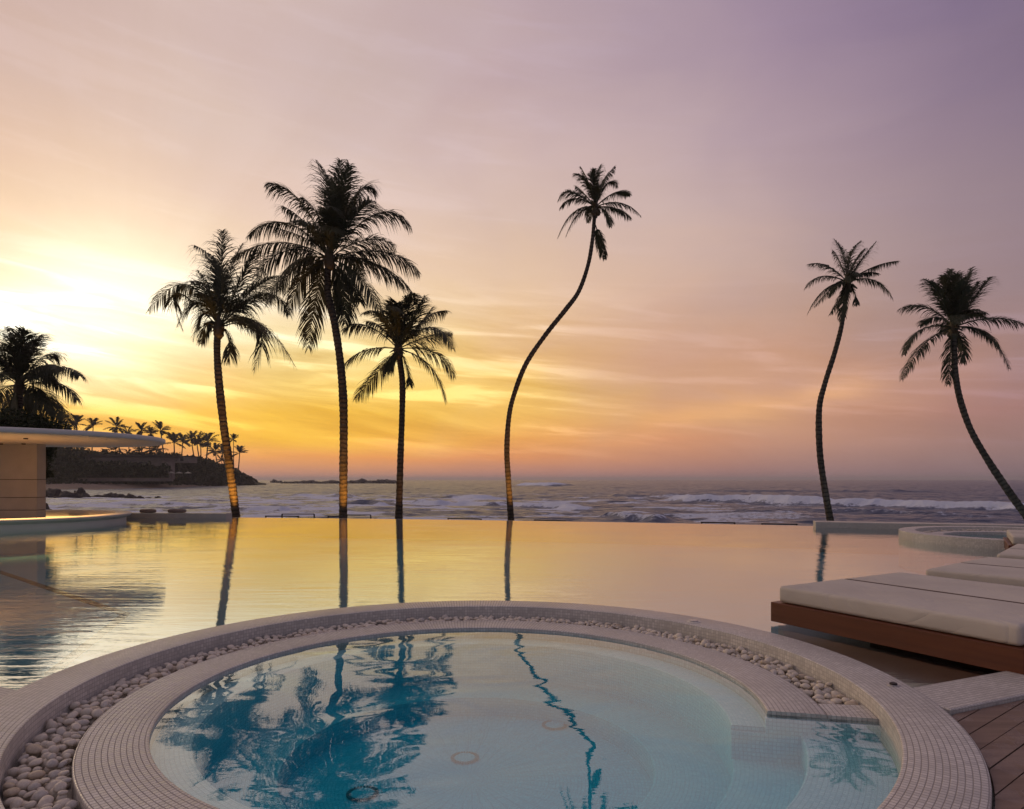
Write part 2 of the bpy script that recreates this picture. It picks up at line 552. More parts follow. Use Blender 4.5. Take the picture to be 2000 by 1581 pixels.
class MB:
    def __init__(self):
        self.v = []
        self.f = []

    def box(self, c, s, rot=None):
        b = len(self.v)
        for dx in (-.5, .5):
            for dy in (-.5, .5):
                for dz in (-.5, .5):
                    p = Vector((dx * s[0], dy * s[1], dz * s[2]))
                    if rot is not None:
                        p = rot @ p
                    self.v.append(Vector(c) + p)
        for q in ((0, 1, 3, 2), (4, 6, 7, 5), (0, 4, 5, 1), (2, 3, 7, 6), (0, 2, 6, 4), (1, 5, 7, 3)):
            self.f.append([b + k for k in q])
        return self

    def tube(self, pts, rs, n=8, cap=True):
        b = len(self.v)
        pts = [Vector(p) for p in pts]
        m = len(pts)
        if not hasattr(rs, '__len__'):
            rs = [rs] * m
        up = Vector((0, 0, 1))
        for i, p in enumerate(pts):
            t = (pts[min(i + 1, m - 1)] - pts[max(i - 1, 0)]).normalized()
            a = t.cross(up if abs(t.z) < 0.9 else Vector((0, 1, 0))).normalized()
            bb = t.cross(a).normalized()
            for k in range(n):
                an = 2 * PI * k / n
                self.v.append(p + (a * math.cos(an) + bb * math.sin(an)) * rs[i])
        for i in range(m - 1):
            for k in range(n):
                k2 = (k + 1) % n
                self.f.append([b + i * n + k, b + i * n + k2, b + (i + 1) * n + k2, b + (i + 1) * n + k])
        if cap:
            self.f.append([b + k for k in range(n)][::-1])
            self.f.append([b + (m - 1) * n + k for k in range(n)])
        return self

    def prism(self, pts, z0, z1):
        b = len(self.v)
        n = len(pts)
        for p in pts:
            self.v.append(Vector((p[0], p[1], z0)))
        for p in pts:
            self.v.append(Vector((p[0], p[1], z1)))
        self.f.append(list(range(b, b + n))[::-1])
        self.f.append(list(range(b + n, b + 2 * n)))
        for i in range(n):
            j = (i + 1) % n
            self.f.append([b + i, b + j, b + n + j, b + n + i])
        return self

    def build(self, name, mat, parent=None, bevel=0, seg=2, smooth=False, uvscale=None):
        bm = bmesh.new()
        vs = [bm.verts.new(v) for v in self.v]
        for f in self.f:
            try:
                bm.faces.new([vs[i] for i in f])
            except ValueError:
                pass
        bmesh.ops.recalc_face_normals(bm, faces=bm.faces)
        if bevel:
            bmesh.ops.bevel(bm, geom=[e for e in bm.edges], offset=bevel, segments=seg, profile=0.5, affect='EDGES')
        bmesh.ops.triangulate(bm, faces=[f for f in bm.faces if len(f.verts) > 4])
        if uvscale:
            l = bm.loops.layers.uv.new('UVMap')
            for f in bm.faces:
                n = f.normal
                for lp in f.loops:
                    c = lp.vert.co
                    if abs(n.z) > 0.6:
                        lp[l].uv = uvscale(c)
                    else:
                        hv = Vector((-n.y, n.x, 0))
                        hv = hv.normalized() if hv.length > 1e-6 else Vector((1, 0, 0))
                        lp[l].uv = (hv.dot(c), c.z)
        me = bpy.data.meshes.new(name)
        bm.to_mesh(me)
        bm.free()
        return link(name, me, mat, parent, smooth)


def lathe(name, prof, cx, cy, t0, t1, mat, parent=None, seg=180, closed=False, smooth_edges=True, label=None):
    """revolve (r, z) profile about (cx, cy); UV = arc metres, profile metres"""
    full = abs((t1 - t0) - 2 * PI) < 1e-6
    n = seg
    verts, faces, uvs = [], [], []
    d = [0]
    for i in range(1, len(prof)):
        d.append(d[-1] + math.hypot(prof[i][0] - prof[i - 1][0], prof[i][1] - prof[i - 1][1]))
    rm = sum(p[0] for p in prof) / len(prof)
    m = len(prof)
    for i in range(n + 1):
        th = t0 + (t1 - t0) * i / n
        for j, (r, z_) in enumerate(prof):
            verts.append((cx + r * math.cos(th), cy + r * math.sin(th), z_))
            uvs.append((th * rm + 20, d[j] + 20))
    for i in range(n):
        for j in range(m - 1):
            faces.append([i * m + j, i * m + j + 1, (i + 1) * m + j + 1, (i + 1) * m + j])
        if closed:
            pass
    if not full:
        ncap = len(faces)
        b_ = len(verts)
        verts += [verts[j] for j in range(m)] + [verts[n * m + j] for j in range(m)]
        uvs += [(p[0], p[1] + 20) for p in prof] * 2
        faces.append([b_ + j for j in range(m)][::-1])
        faces.append([b_ + m + j for j in range(m)])
    me = mesh_from(name, verts, faces, uvs)
    bm = bmesh.new()
    bm.from_mesh(me)
    bm.faces.ensure_lookup_table()
    bmesh.ops.recalc_face_normals(bm, faces=bm.faces)
    bm.to_mesh(me)
    bm.free()
    o = link(name, me, mat, parent, True)
    if not full:
        for q in list(me.polygons)[-2:]:
            q.use_smooth = False
    md = o.modifiers.new('split', 'EDGE_SPLIT') if False else None
    return o


def rounded(pts, r=0.008, k=3):
    """round the corners of an open profile"""
    out = [pts[0]]
    for i in range(1, len(pts) - 1):
        p0, p, p1 = (Vector(pts[i - 1]), Vector(pts[i]), Vector(pts[i + 1]))
        a = p + (p0 - p).normalized() * r
        b = p + (p1 - p).normalized() * r
        for j in range(k + 1):
            t = j / k
            q = a * (1 - t) ** 2 + p * 2 * t * (1 - t) + b * t * t
            out.append((q.x, q.y))
    out.append(pts[-1])
    return out


def bez(a, b, c, t):
    return a * (1 - t) ** 2 + b * 2 * t * (1 - t) + c * t * t


# ---------------------------------------------------------------- spa (foreground round pool)
SX, SY = -0.26, 4.08
R_WI, R_WO, R_IN, R_OUT = 1.71, 2.02, 2.275, 2.585
Z_RIM, Z_LOW, Z_SPA = 0.04, -0.037, -0.058
CUT0, CUT1 = rad(-12.5), rad(250)
STONE0 = rad(-7)

spa = empty('round_spa', (SX, SY, Z_SPA), 'large round sunken spa ringed with white mosaic in the foreground', 'spa')


def reparent(o, p):
    o.parent = p
    o.matrix_parent_inverse = Matrix.Translation(-p.location) if p.rotation_euler.z == 0 else p.matrix_world.inverted()
    return o


def keep(o, p):
    bpy.context.view_layer.update()
    o.parent = p
    o.matrix_parent_inverse = p.matrix_world.inverted()
    return o


rim = lathe('outer_rim', rounded([(R_IN, -0.7), (R_IN, Z_RIM), (R_OUT, Z_RIM), (R_OUT, -0.7)], 0.010), SX, SY, 0, 2 * PI, M['tile'], None, 360)
keep(rim, spa)
ring = lathe('inner_rim', rounded([(R_WI, -0.6), (R_WI, Z_LOW), (R_WO, Z_LOW), (R_WO, -0.3)], 0.010), SX, SY, CUT0, CUT1, M['tile'], None, 260)
keep(ring, spa)
bridge = lathe('end_band', rounded([(R_WO + 0.002, Z_LOW - 0.002), (R_IN - 0.002, Z_LOW - 0.002)], 0.01), SX, SY, CUT0, STONE0, M['tile'], None, 24)
# make the band solid downwards
me = bridge.data
bm = bmesh.new()
bm.from_mesh(me)
r = bmesh.ops.extrude_face_region(bm, geom=[f for f in bm.faces])
for g_ in r['geom']:
    if isinstance(g_, bmesh.types.BMVert):
        g_.co.z -= 0.42
bmesh.ops.recalc_face_normals(bm, faces=bm.faces)
bm.to_mesh(me)
bm.free()
me.polygons.foreach_set('use_smooth', [False] * len(me.polygons))
keep(bridge, spa)


def annulus(name, r0, r1, t0, t1, ztop, zbot, mat, seg=120):
    prof = [(r0, zbot), (r0, ztop), (r1, ztop), (r1, zbot)] if r0 > 0 else [(0.001, ztop), (r1, ztop)]
    prof = rounded(prof, 0.012) if r0 > 0 else prof
    n = seg
    o = lathe(name, prof, SX, SY, t0, t1, mat, None, n)
    return keep(o, spa)


annulus('spa_floor', 0, 1.12, 0, 2 * PI, -0.58, -0.62, M['spa_floor'])
annulus('floor_step', 1.10, 1.54, 0, 2 * PI, -0.44, -0.6, M['spa_floor'])
annulus('bench_seat', 1.52, 1.72, CUT0, CUT1, -0.13, -0.6, M['spa_floor'], 200)
annulus('entry_step', 1.52, 1.92, CUT1, 2 * PI + CUT0, -0.31, -0.6, M['spa_floor'], 100)
annulus('entry_step', 1.88, 2.28, CUT1, 2 * PI + CUT0, -0.15, -0.6, M['spa_floor'], 100)

ew = lathe('end_wall', rounded([(1.52, -0.5), (1.52, -0.16), (1.70, -0.16), (1.70, -0.072), (R_IN + 0.005, -0.072), (R_IN + 0.005, -0.5)], 0.006), SX, SY, CUT0 - rad(0.7), CUT0 + rad(0.3), M['spa_floor'], None, 2)
keep(ew, spa)

# water body of the spa
out_ = []
for i in range(181):
    th = CUT0 + (CUT1 - CUT0) * i / 180
    out_.append((SX + (R_WI + 0.01) * math.cos(th), SY + (R_WI + 0.01) * math.sin(th)))
for i in range(61):
    th = CUT1 + (2 * PI + CUT0 - CUT1) * i / 60
    out_.append((SX + (R_IN + 0.01) * math.cos(th), SY + (R_IN + 0.01) * math.sin(th)))
sw = MB().prism(out_, -0.66, Z_SPA).build('spa_water', M['spa_water'])
tag(sw, kind='structure')

# three light rings in the spa floor
for k, (u_, v_, lab) in enumerate(((908, 1481, 'faint round floor drain in the middle of the round spa'),
                                   (1083, 1417, 'faint round floor drain farthest from camera in the spa'),
                                   (708, 1551, 'dark round floor drain under the palm reflection in the spa'))):
    c = on(u_, v_, -0.575)
    dr = empty('floor_drain', c, lab, 'drain', 'round drains in the spa floor')
    mb = MB()
    mb.tube([(0, 0, -0.004), (0, 0, 0.006)], [0.068, 0.066], 28)
    mb.build('cover', M['spa_floor'], dr, uvscale=lambda c: (c.x, c.y))
    mb = MB()
    for q in range(30):
        a = 2 * PI * q / 30
        mb.box((0.083 * math.cos(a), 0.083 * math.sin(a), 0.004), (0.018, 0.010, 0.008), Matrix.Rotation(a, 3, 'Z'))
    mb.build('grille', M['drain'], dr)

# pebbles in the gutter -------------------------------------------------
peb = []
protos = []
for k in range(9):
    bm = bmesh.new()
    bmesh.ops.create_icosphere(bm, subdivisions=3, radius=1)
    rr = random.Random(k)
    ph = [rr.uniform(0, 6) for _ in range(6)]
    for v in bm.verts:
        c = v.co.copy()
        d = 1 + 0.14 * math.sin(2.1 * c.x + ph[0]) + 0.08 * math.sin(2.4 * c.y + ph[1]) + 0.07 * math.sin(2.7 * c.z + ph[2]) + 0.03 * math.sin(5 * c.x + 4 * c.y + ph[3])
        v.co = c * d
        v.co.x *= 1.0
        v.co.y *= 0.68 + 0.2 * (k % 3) / 2
        v.co.z *= 0.55 + 0.12 * (k % 4) / 3
    me = bpy.data.meshes.new('pebble')
    bm.to_mesh(me)
    bm.free()
    me.materials.append(M['pebble_warm'] if k == 8 else M['pebble_grey'] if k in (3, 6) else M['pebble'])
    me.polygons.foreach_set('use_smooth', [True] * len(me.polygons))
    protos.append(me)
rr = random.Random(3)
GB = -0.16
cells = {}
for k in range(5000):
    th = rr.uniform(STONE0 + 0.012, rad(236))
    s = rr.choice((0.022, 0.025, 0.028, 0.031, 0.036))
    s *= rr.uniform(0.80, 1.15)
    r_ = rr.uniform(R_WO + s * 0.85, R_IN - s * 0.85)
    p = (SX + r_ * math.cos(th), SY + r_ * math.sin(th))
    key = (int(p[0] / 0.1), int(p[1] / 0.1))
    zz = GB + s * 0.5
    for dx in (-1, 0, 1):
        for dy in (-1, 0, 1):
            for q in cells.get((key[0] + dx, key[1] + dy), ()):
                d = math.hypot(p[0] - q[0], p[1] - q[1])
                R2 = (s + q[3]) * 0.80
                if d < R2:
                    zz = max(zz, q[2] + 0.68 * math.sqrt(R2 * R2 - d * d))
    if zz > -0.056 + rr.uniform(-0.014, 0.014):
        continue
    it = (p[0], p[1], zz, s, rr.randrange(9) if rr.random() < .9 else 0, (rr.uniform(-.35, .35), rr.uniform(-.35, .35), rr.uniform(0, 6.28)))
    cells.setdefault(key, []).append(it)
    peb.append(it)
# the 300 that show largest: top layer nearest the camera
def shows(q):
    d = math.hypot(q[0], q[1])
    top = 1.0 if q[2] > -0.095 else 0.25
    uu = U0 + F * q[0] / q[1]
    vis = 1.0 if (0 < uu < 2000 and q[1] > 2.45) else 0.02
    return top * vis * q[3] / d
peb.sort(key=shows, reverse=True)
for q in peb[:300]:
    o = bpy.data.objects.new('pebble', protos[q[4]])
    o.location = (q[0], q[1], q[2])
    o.scale = (q[3], q[3], q[3])
    o.rotation_euler = q[5]
    col.objects.link(o)
    tag(o, 'smooth cream pebble lying in the gutter around the round spa', 'pebble', 'pale pebbles in the spa gutter')
bm = bmesh.new()
for q in peb[300:]:
    b0 = len(bm.verts)
    tmp = protos[q[4]]
    mt = Matrix.Translation((q[0], q[1], q[2])) @ (Matrix.Rotation(q[5][2], 4, 'Z') @ Matrix.Rotation(q[5][1], 4, 'Y') @ Matrix.Rotation(q[5][0], 4, 'X')) @ Matrix.Scale(q[3], 4)
    vs = [bm.verts.new(mt @ v.co) for v in tmp.vertices]
    for p in tmp.polygons:
        bm.faces.new([vs[i] for i in p.vertices]).smooth = True
me = bpy.data.meshes.new('pebble_bed')
bm.to_mesh(me)
bm.free()
tag(link('pebble_bed', me, M['pebble']), 'bed of small cream pebbles filling the spa gutter', 'pebbles', kind='stuff')
gb = lathe('gutter_base', [(R_WO - 0.02, GB + 0.01), (R_IN + 0.02, GB + 0.01)], SX, SY, STONE0, rad(245), M['pebble_grey'], None, 120)
keep(gb, spa)

# small round fittings on the rim
for (u_, v_, lab, r0) in ((1355, 1215, 'small round white fitting set in the far rim of the spa', 0.036),
                          (1745, 1339, 'small dark fitting on the spa rim near the timber daybed', 0.021)):
    c = on(u_, v_, Z_RIM)
    ft = empty('rim_fitting', c, lab, 'fitting')
    MB().tube([(0, 0, 0.0), (0, 0, 0.004), (0, 0, 0.006)], [r0 * 1.5, r0 * 1.5, r0 * 1.38], 28).build('flange', M['plaster'] if r0 > .035 else M['steel'], ft)
    MB().tube([(0, 0, 0.004), (0, 0, 0.013), (0, 0, 0.016)], [r0, r0, r0 * 0.8], 24).build('cap', M['steel'] if r0 > .035 else M['metal'], ft)

# ---------------------------------------------------------------- copings to left and right of the spa, deck
def coping(name, a, ang, length, width, side):
    d = Vector((math.cos(ang), math.sin(ang), 0))
    nrm = Vector((-d.y, d.x, 0)) * side
    a = Vector((a[0], a[1], 0))
    pts = [a, a + d * length, a + d * length + nrm * width, a + nrm * width]
    mb = MB().prism([(p.x, p.y) for p in pts], -0.6, Z_RIM - 0.003)
    return mb.build(name, M['tile'], bevel=0.008, uvscale=lambda c: ((c - a).dot(d) + 20, (c - a).dot(nrm) + 20))


A_R = rad(23.3)
dR = Vector((math.cos(A_R), math.sin(A_R), 0))
jr = Vector((2.311, 3.884, 0))
right_cop = coping('pool_coping', jr - dR * 0.16, A_R, 14.0, 0.335, -1)
tag(right_cop, kind='structure')
A_L = rad(156.2)
dL = Vector((math.cos(A_L), math.sin(A_L), 0))
jl = Vector((-2.82, 3.837, 0))
left_cop = coping('pool_coping', jl - dL * 0.14, A_L, 14.0, 0.6, 1)
tag(left_cop, kind='structure')

# timber deck: boards at 37 degrees, cut to the spa rim and the coping
A_D = rad(37.3)
dd = Vector((math.cos(A_D), math.sin(A_D), 0))
dn = Vector((-dd.y, dd.x, 0))
deck = MB()
bw, gap = 0.100, 0.006
p0 = Vector((2.198, 3.231, 0))
nR = Vector((-dR.y, dR.x, 0)) * -1
cop_in = jr + nR * (0.335 + 0.008)
off0 = p0.dot(dn)
for k in range(-46, 12):
    c0 = off0 + k * bw + gap / 2
    c1 = c0 + bw - gap
    def start(cc):
        # where the board line leaves the spa circle
        c = Vector((SX, SY, 0))
        dist = cc - c.dot(dn)
        R = R_OUT + 0.010
        if abs(dist) < R:
            return c.dot(dd) + math.sqrt(R * R - dist * dist)
        return c.dot(dd) - 1.0
    def end(cc):
        # where it meets the coping's inner edge
        # point = dd*s + dn*cc ; (point - cop_in).dot(nR) = 0
        return (cop_in.dot(nR) - cc * dn.dot(nR)) / dd.dot(nR)
    s0a, s0b = start(c0), start(c1)
    e0, e1 = min(end(c0), 14), min(end(c1), 14)
    # split in steps so that the curved end follows the rim
    pts = []
    ok = True
    for q in range(5):
        cc = c0 + (c1 - c0) * q / 4
        s_, e_ = start(cc), min(end(cc), 14)
        if e_ <= s_ + 0.01:
            ok = False
        pts.append((s_, e_, cc))
    if not ok:
        pts = [p for p in pts if p[1] > p[0] + 0.004]
        if len(pts) < 2:
            continue
    poly = [dd * s_ + dn * cc for s_, e_, cc in pts] + [dd * e_ + dn * cc for s_, e_, cc in reversed(pts)]
    deck.prism([(p.x, p.y) for p in poly], -0.02, 0.012 + 0.0012 * math.sin(k * 2.3))
dk = deck.build('deck', M['deck'])
tag(dk, kind='structure')
# wet patch material on the deck
mt = M['deck'].node_tree
t = NT(mt)
pr = [n for n in mt.nodes if n.type == 'BSDF_PRINCIPLED'][0]
tcn = t.n('ShaderNodeTexCoord')
wet = t.noise(tcn.outputs['Object'], 3.2, 2, 0.5, 0.3)
wetm = t.mapr(wet, 0.555, 0.565)
t.put(pr.inputs['Roughness'], t.mapr(wetm, 0, 1, 0.62, 0.16))
# boards rotate the grain
for n in mt.nodes:
    if n.type == 'MAPPING':
        n.inputs['Rotation'].default_value = (0, 0, -A_D)
        n.vector_type = 'POINT'

# ---------------------------------------------------------------- main pool
# far (infinity) edge, a gentle arc
edge = []
ctrl = [(-30, 22.6), (-20, 22.6), (-9.38, 21.97), (0, 20.19), (7.72, 18.06), (12, 16.5), (18, 13.8), (30, 7)]
cx_ = np.array([c[0] for c in ctrl])
cy_ = np.array([c[1] for c in ctrl])
co_ = np.polyfit(cx_[1:6], cy_[1:6], 3)
for i in range(61):
    xx = -24 + 44 * i / 60
    edge.append((xx, float(np.interp(xx, cx_, cy_)) if not (-20 <= xx <= 12) else float(np.polyval(co_, xx))))
edge = [(-30, 22.6)] + edge + [(30, 9)]
outline = list(edge)
outline.append((30, (jr + dR * 12).y))
e_r = jr + dR * 12
outline.append((e_r.x, e_r.y - 0.05))
outline.append((jr.x, jr.y - 0.05))
a0 = math.atan2(jr.y - SY, jr.x - SX)
a1 = math.atan2(jl.y - SY, jl.x - SX)
if a1 < 0:
    a1 += 2 * PI
for i in range(121):
    th = a0 + (a1 - a0) * i / 120
    outline.append((SX + (R_OUT - 0.02) * math.cos(th), SY + (R_OUT - 0.02) * math.sin(th)))
outline.append((jl.x, jl.y - 0.05))
e_l = jl + dL * 13.5
outline.append((e_l.x, e_l.y - 0.05))
outline.append((-30, e_l.y))
pw = MB().prism(outline, -0.75, 0.0).build('pool_water', M['pool_water'])
tag(pw, kind='structure')
pf = MB().prism([(-31, 24), (31, 24), (31, 2.9), (-31, 2.9)], -0.9, -0.62).build('pool_floor', M['tile_pool'], uvscale=lambda c: (c.x, c.y))
tag(pf, kind='structure')
# overflow wall under the far edge
ow = []
for (a, b) in edge:
    ow.append((a, b - 0.04))
for (a, b) in reversed(edge):
    ow.append((a, b + 0.16))
wall = MB().prism(ow, -1.2, -0.006).build('infinity_edge', M['tile_wall'], uvscale=lambda c: (c.x, c.y))
tag(wall, kind='structure')
# raised shelf on the pool floor (left)
pts = [on(248, 1200, -0.40), on(0, 1117, -0.40), on(-700, 1117, -0.40) + Vector((0, -2, 0)), on(-300, 1300, -0.40), on(104, 1312, -0.40)]
sh = MB().prism([(p.x, p.y) for p in pts], -0.7, -0.40).build('pool_shelf', M['tile_pool'], uvscale=lambda c: (c.x, c.y))
tag(sh, kind='structure')

pts = [(2.3, 5.45), (2.6, 6.55), (3.9, 7.4), (4.3, 8.3), (5.9, 9.5), (7.3, 11.3), (9, 11.3), (16, 12.5), (16, 9.8), (2.0, 3.7), (1.6, 4.6)]
sh = MB().prism(pts, -0.7, -0.17).build('pool_shelf', M['shelf'], uvscale=lambda c: (c.x, c.y))
tag(sh, kind='structure')

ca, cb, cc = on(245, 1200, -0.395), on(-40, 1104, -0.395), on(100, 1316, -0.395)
ch = MB()  # dark strips painting the shelf edge and a diagonal reflection on the floor
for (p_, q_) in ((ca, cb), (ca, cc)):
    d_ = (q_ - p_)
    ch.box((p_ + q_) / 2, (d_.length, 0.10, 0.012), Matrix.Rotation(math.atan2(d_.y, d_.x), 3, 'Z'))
tag(ch.build('reflection_strip', M['dark_wood']), kind='structure')

# low walls standing in the pool along its far side
def low_wall(name, pts, width, h, lab):
    top = []
    P = [Vector((p[0], p[1], 0)) for p in pts]
    L, Rr = [], []
    for i, p in enumerate(P):
        d = (P[min(i + 1, len(P) - 1)] - P[max(i - 1, 0)]).normalized()
        nn = Vector((-d.y, d.x, 0))
        L.append(p + nn * width)
        Rr.append(p)
    poly = Rr + L[::-1]
    o = MB().prism([(p.x, p.y) for p in poly], -0.7, h).build(name, M['tile_wall'], bevel=0.012, uvscale=lambda c: (c.x, c.y))
    tag(o, lab, 'wall')
    return o


pa = on(441, 1013.6, 0)
low_wall('pool_wall', [(-14.2, 21.5), (-12.5, 21.4), (pa.x - 1.3, pa.y + 0.08), (pa.x, pa.y)], 0.42, 0.170,
         'low pale tiled wall in the pool between the bar counter and the leftmost lit palm')
pb = on(1593, 1031.5, 0)
low_wall('pool_wall', [(pb.x, pb.y), (9.6, 16.6), (12.5, 15.75), (16, 14.3), (20, 12.4)], 0.6, 0.155,
         'low pale tiled wall at the far right edge of the pool')

# second spa at the right
S2X, S2Y = 10.25, 13.45
spa2 = empty('raised_spa', (S2X, S2Y, 0), 'smaller raised round spa far right beyond the daybeds', 'spa')
keep(lathe('outer_rim', rounded([(1.86, -0.2), (1.86, 0.165), (2.17, 0.165), (2.17, -0.6)], 0.01), S2X, S2Y, 0, 2 * PI, M['tile'], None, 160), spa2)
keep(lathe('inner_rim', rounded([(1.35, -0.3), (1.35, 0.09), (1.62, 0.09), (1.62, -0.1)], 0.01), S2X, S2Y, 0, 2 * PI, M['tile'], None, 160), spa2)
keep(lathe('gutter_base', [(1.60, 0.02), (1.88, 0.02)], S2X, S2Y, 0, 2 * PI, M['pebble'], None, 80), spa2)
keep(lathe('spa_floor', [(0.01, -0.28), (1.37, -0.28)], S2X, S2Y, 0, 2 * PI, M['spa_floor'], None, 80), spa2)
sw2 = MB().prism([(S2X + 1.36 * math.cos(2 * PI * i / 90), S2Y + 1.36 * math.sin(2 * PI * i / 90)) for i in range(90)], -0.285, 0.03).build('spa_water', M['spa_water'])
tag(sw2, kind='structure')
bm = bmesh.new()
rr = random.Random(9)
for k in range(420):
    th = rr.uniform(0, 2 * PI)
    r_ = rr.uniform(1.65, 1.83)
    s = rr.uniform(0.025, 0.036)
    tmp = protos[k % 9]
    mt4 = Matrix.Translation((S2X + r_ * math.cos(th), S2Y + r_ * math.sin(th), 0.05 + rr.uniform(0, 0.05))) @ Matrix.Rotation(rr.uniform(0, 6), 4, 'Z') @ Matrix.Scale(s, 4)
    b = bmesh.ops.create_icosphere(bm, subdivisions=1, radius=1, matrix=mt4 @ Matrix.Diagonal((1, .7, .6, 1)))
me = bpy.data.meshes.new('pebble_bed')
bm.to_mesh(me)
bm.free()
tag(link('pebble_bed', me, M['pebble'], None, True), 'pebbles filling the gutter of the far raised spa', 'pebbles', kind='stuff')

# ---------------------------------------------------------------- daybeds
def soft_box(sx, sy, sz, r=0.045, nx=26, ny=12, wr=0.006, seed=0):
    """a mattress: rounded box with a slightly uneven top"""
    bm = bmesh.new()
    bmesh.ops.create_cube(bm, size=1)
    for v in bm.verts:
        v.co.x *= sx
        v.co.y *= sy
        v.co.z *= sz
    bmesh.ops.bevel(bm, geom=[e for e in bm.edges], offset=r, segments=4, profile=0.5, affect='EDGES')
    bmesh.ops.subdivide_edges(bm, edges=[e for e in bm.edges if e.calc_length() > 0.4], cuts=14, use_grid_fill=True)
    rr = random.Random(seed)
    ph = [rr.uniform(0, 6) for _ in range(6)]
    for v in bm.verts:
        c = v.co
        edge_d = min(sx / 2 - abs(c.x), sy / 2 - abs(c.y))
        k = max(0, min(1, edge_d / 0.25))
        v.co.z += (wr * k * (math.sin(5 * c.x + ph[0]) * math.cos(6 * c.y + ph[1]) + 0.6 * math.sin(11 * c.x + 7 * c.y + ph[2]))) * (1 if c.z > 0 else 0)
        if c.z > 0:
            v.co.z -= 0.006 * (1 - k)
    me = bpy.data.meshes.new('mattress')
    bm.to_mesh(me)
    bm.free()
    return me


def fabric_creases():
    m = M['foam_fabric']
    t = NT(m.node_tree)
    pr = [n for n in m.node_tree.nodes if n.type == 'BSDF_PRINCIPLED'][0]
    tcn = t.n('ShaderNodeTexCoord')
    p = tcn.outputs['Object']
    a = t.noise(t.scale(p, (1.0, 3.2, 1)), 2.0, 2, 0.5, 1.2)
    a = t.math('POWER', t.math('ABSOLUTE', t.math('SUBTRACT', a, 0.5)), 0.7)
    weave = t.noise(p, 260, 2, 0.5)
    h = t.math('ADD', a, t.math('MULTIPLY', weave, 0.03))
    t.put(pr.inputs['Normal'], bump(t, h, 0.03, strength=0.5))


fabric_creases()

BW, BL = 1.80, 1.84   # across (to the back right) and along (towards the deck)


def daybed(cx, cy, ang, lab, seed, wood=True):
    """corner nearest the pool at (cx, cy); local x runs along the side facing us, local y away"""
    root = empty('daybed', (cx, cy, 0.0), lab, 'daybed', 'white daybeds lined up along the right side of the pool', ang)
    MB().box((BL / 2 + 0.02, BW / 2, 0.1075), (BL + 0.04, BW + 0.04, 0.165)).build('frame', M['bed_wood'], root, bevel=0.004, seg=1)
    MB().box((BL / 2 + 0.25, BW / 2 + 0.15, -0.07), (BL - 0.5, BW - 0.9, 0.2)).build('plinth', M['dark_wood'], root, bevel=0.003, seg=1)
    MB().box((BL / 2 + 0.03, BW / 2, 0.325), (BL - 0.10, 0.034, 0.012)).build('seam', M['seam'], root)
    for k in range(2):
        o = link('mattress', soft_box(BL - 0.04, BW / 2 - 0.028, 0.145, 0.032, seed=seed * 3 + k), M['foam_fabric'], root, True)
        o.location = (BL / 2 + 0.03, BW * (0.25 + 0.5 * k), 0.19 + 0.075)
    return root


beds = [((2.238, 5.775), -60.2, 'white double daybed on red brown timber base nearest the camera, beside the spa'),
        ((4.16, 6.86), -52.0, 'white daybed directly behind the nearest timber framed daybed'),
        ((5.90, 8.26), -43.0, 'third white daybed from the camera, showing only its corner at the picture edge'),
        ((7.95, 10.75), -34.0, 'farthest white daybed, in front of the raised round spa')]
for k, ((bx, by), a, lab) in enumerate(beds):
    daybed(bx, by, rad(a), lab, k)

# ---------------------------------------------------------------- bar pavilion at the left
BX, BY = -14.2, 18.9
bar = empty('pool_bar', (BX, BY, 0), 'open poolside bar with flat white disc roof and curved lit counter', 'bar')
roofp = [(0.01, 2.33), (3.0, 2.33), (3.90, 2.333), (3.935, 2.345), (3.95, 2.37), (3.95, 2.45), (3.94, 2.465), (3.91, 2.475), (3.0, 2.49), (0.01, 2.50)]
keep(lathe('roof', roofp, BX, BY, 0, 2 * PI, M['plaster'], None, 160), bar)
wl = Vector((at(72, 900, 20.5).x, 20.5, 0))
mbw = MB()
mbw.box((wl.x - 1.6, wl.y + 0.2, 1.79), (3.2, 0.4, 1.08))
keep(mbw.build('back_wall', M['stone_clad'], bevel=0.006, seg=1), bar)
for (za, zb) in ((0.70, 1.235), (0.31, 0.685), (0.03, 0.295)):
    m_ = MB().box((wl.x - 1.6, wl.y + 0.2, (za + zb) / 2), (3.2, 0.4, zb - za)).build('wall_panel', M['stone_clad'], bevel=0.006, seg=1)
    keep(m_, bar)
keep(MB().box((wl.x - 1.6, wl.y + 0.2, 0.75), (3.16, 0.36, 1.5)).build('wall_core', M['dark_joint']), bar)
cp = rounded([(2.66, 0.03), (2.66, 0.10), (2.64, 0.18), (2.64, 0.26), (3.02, 0.26), (3.05, 0.235), (3.02, 0.18), (2.90, 0.12), (2.88, -0.7)], 0.012, 3)
keep(lathe('counter', cp, BX, BY, rad(-170), rad(165), M['plaster'], None, 180), bar)
keep(lathe('bar_floor', [(0.01, 0.03), (2.76, 0.03)], BX, BY, 0, 2 * PI, M['far_wall'], None, 60), bar)
for (u_, v_) in ((2, 871), (46, 872)):
    px = at(u_, v_, 20.2)
    keep(MB().tube([(px.x, px.y, 2.325), (px.x, px.y, 2.29)], [0.055, 0.05], 16).build('ceiling_spot', M['dark_wood']), bar)

# bar lamps: warm strips inside the counter
def lamp(kind, loc, energy, color, size=0.1, rot=None, spot=None, blend=0.5, name='lamp'):
    l = bpy.data.lights.new(name, kind)
    l.energy = energy
    l.color = color
    if kind == 'AREA':
        l.size = size
    else:
        l.shadow_soft_size = size
    if spot:
        l.spot_size = spot
        l.spot_blend = blend
    o = bpy.data.objects.new(name, l)
    o.location = loc
    if rot is not None:
        o.rotation_euler = rot
    col.objects.link(o)
    return o


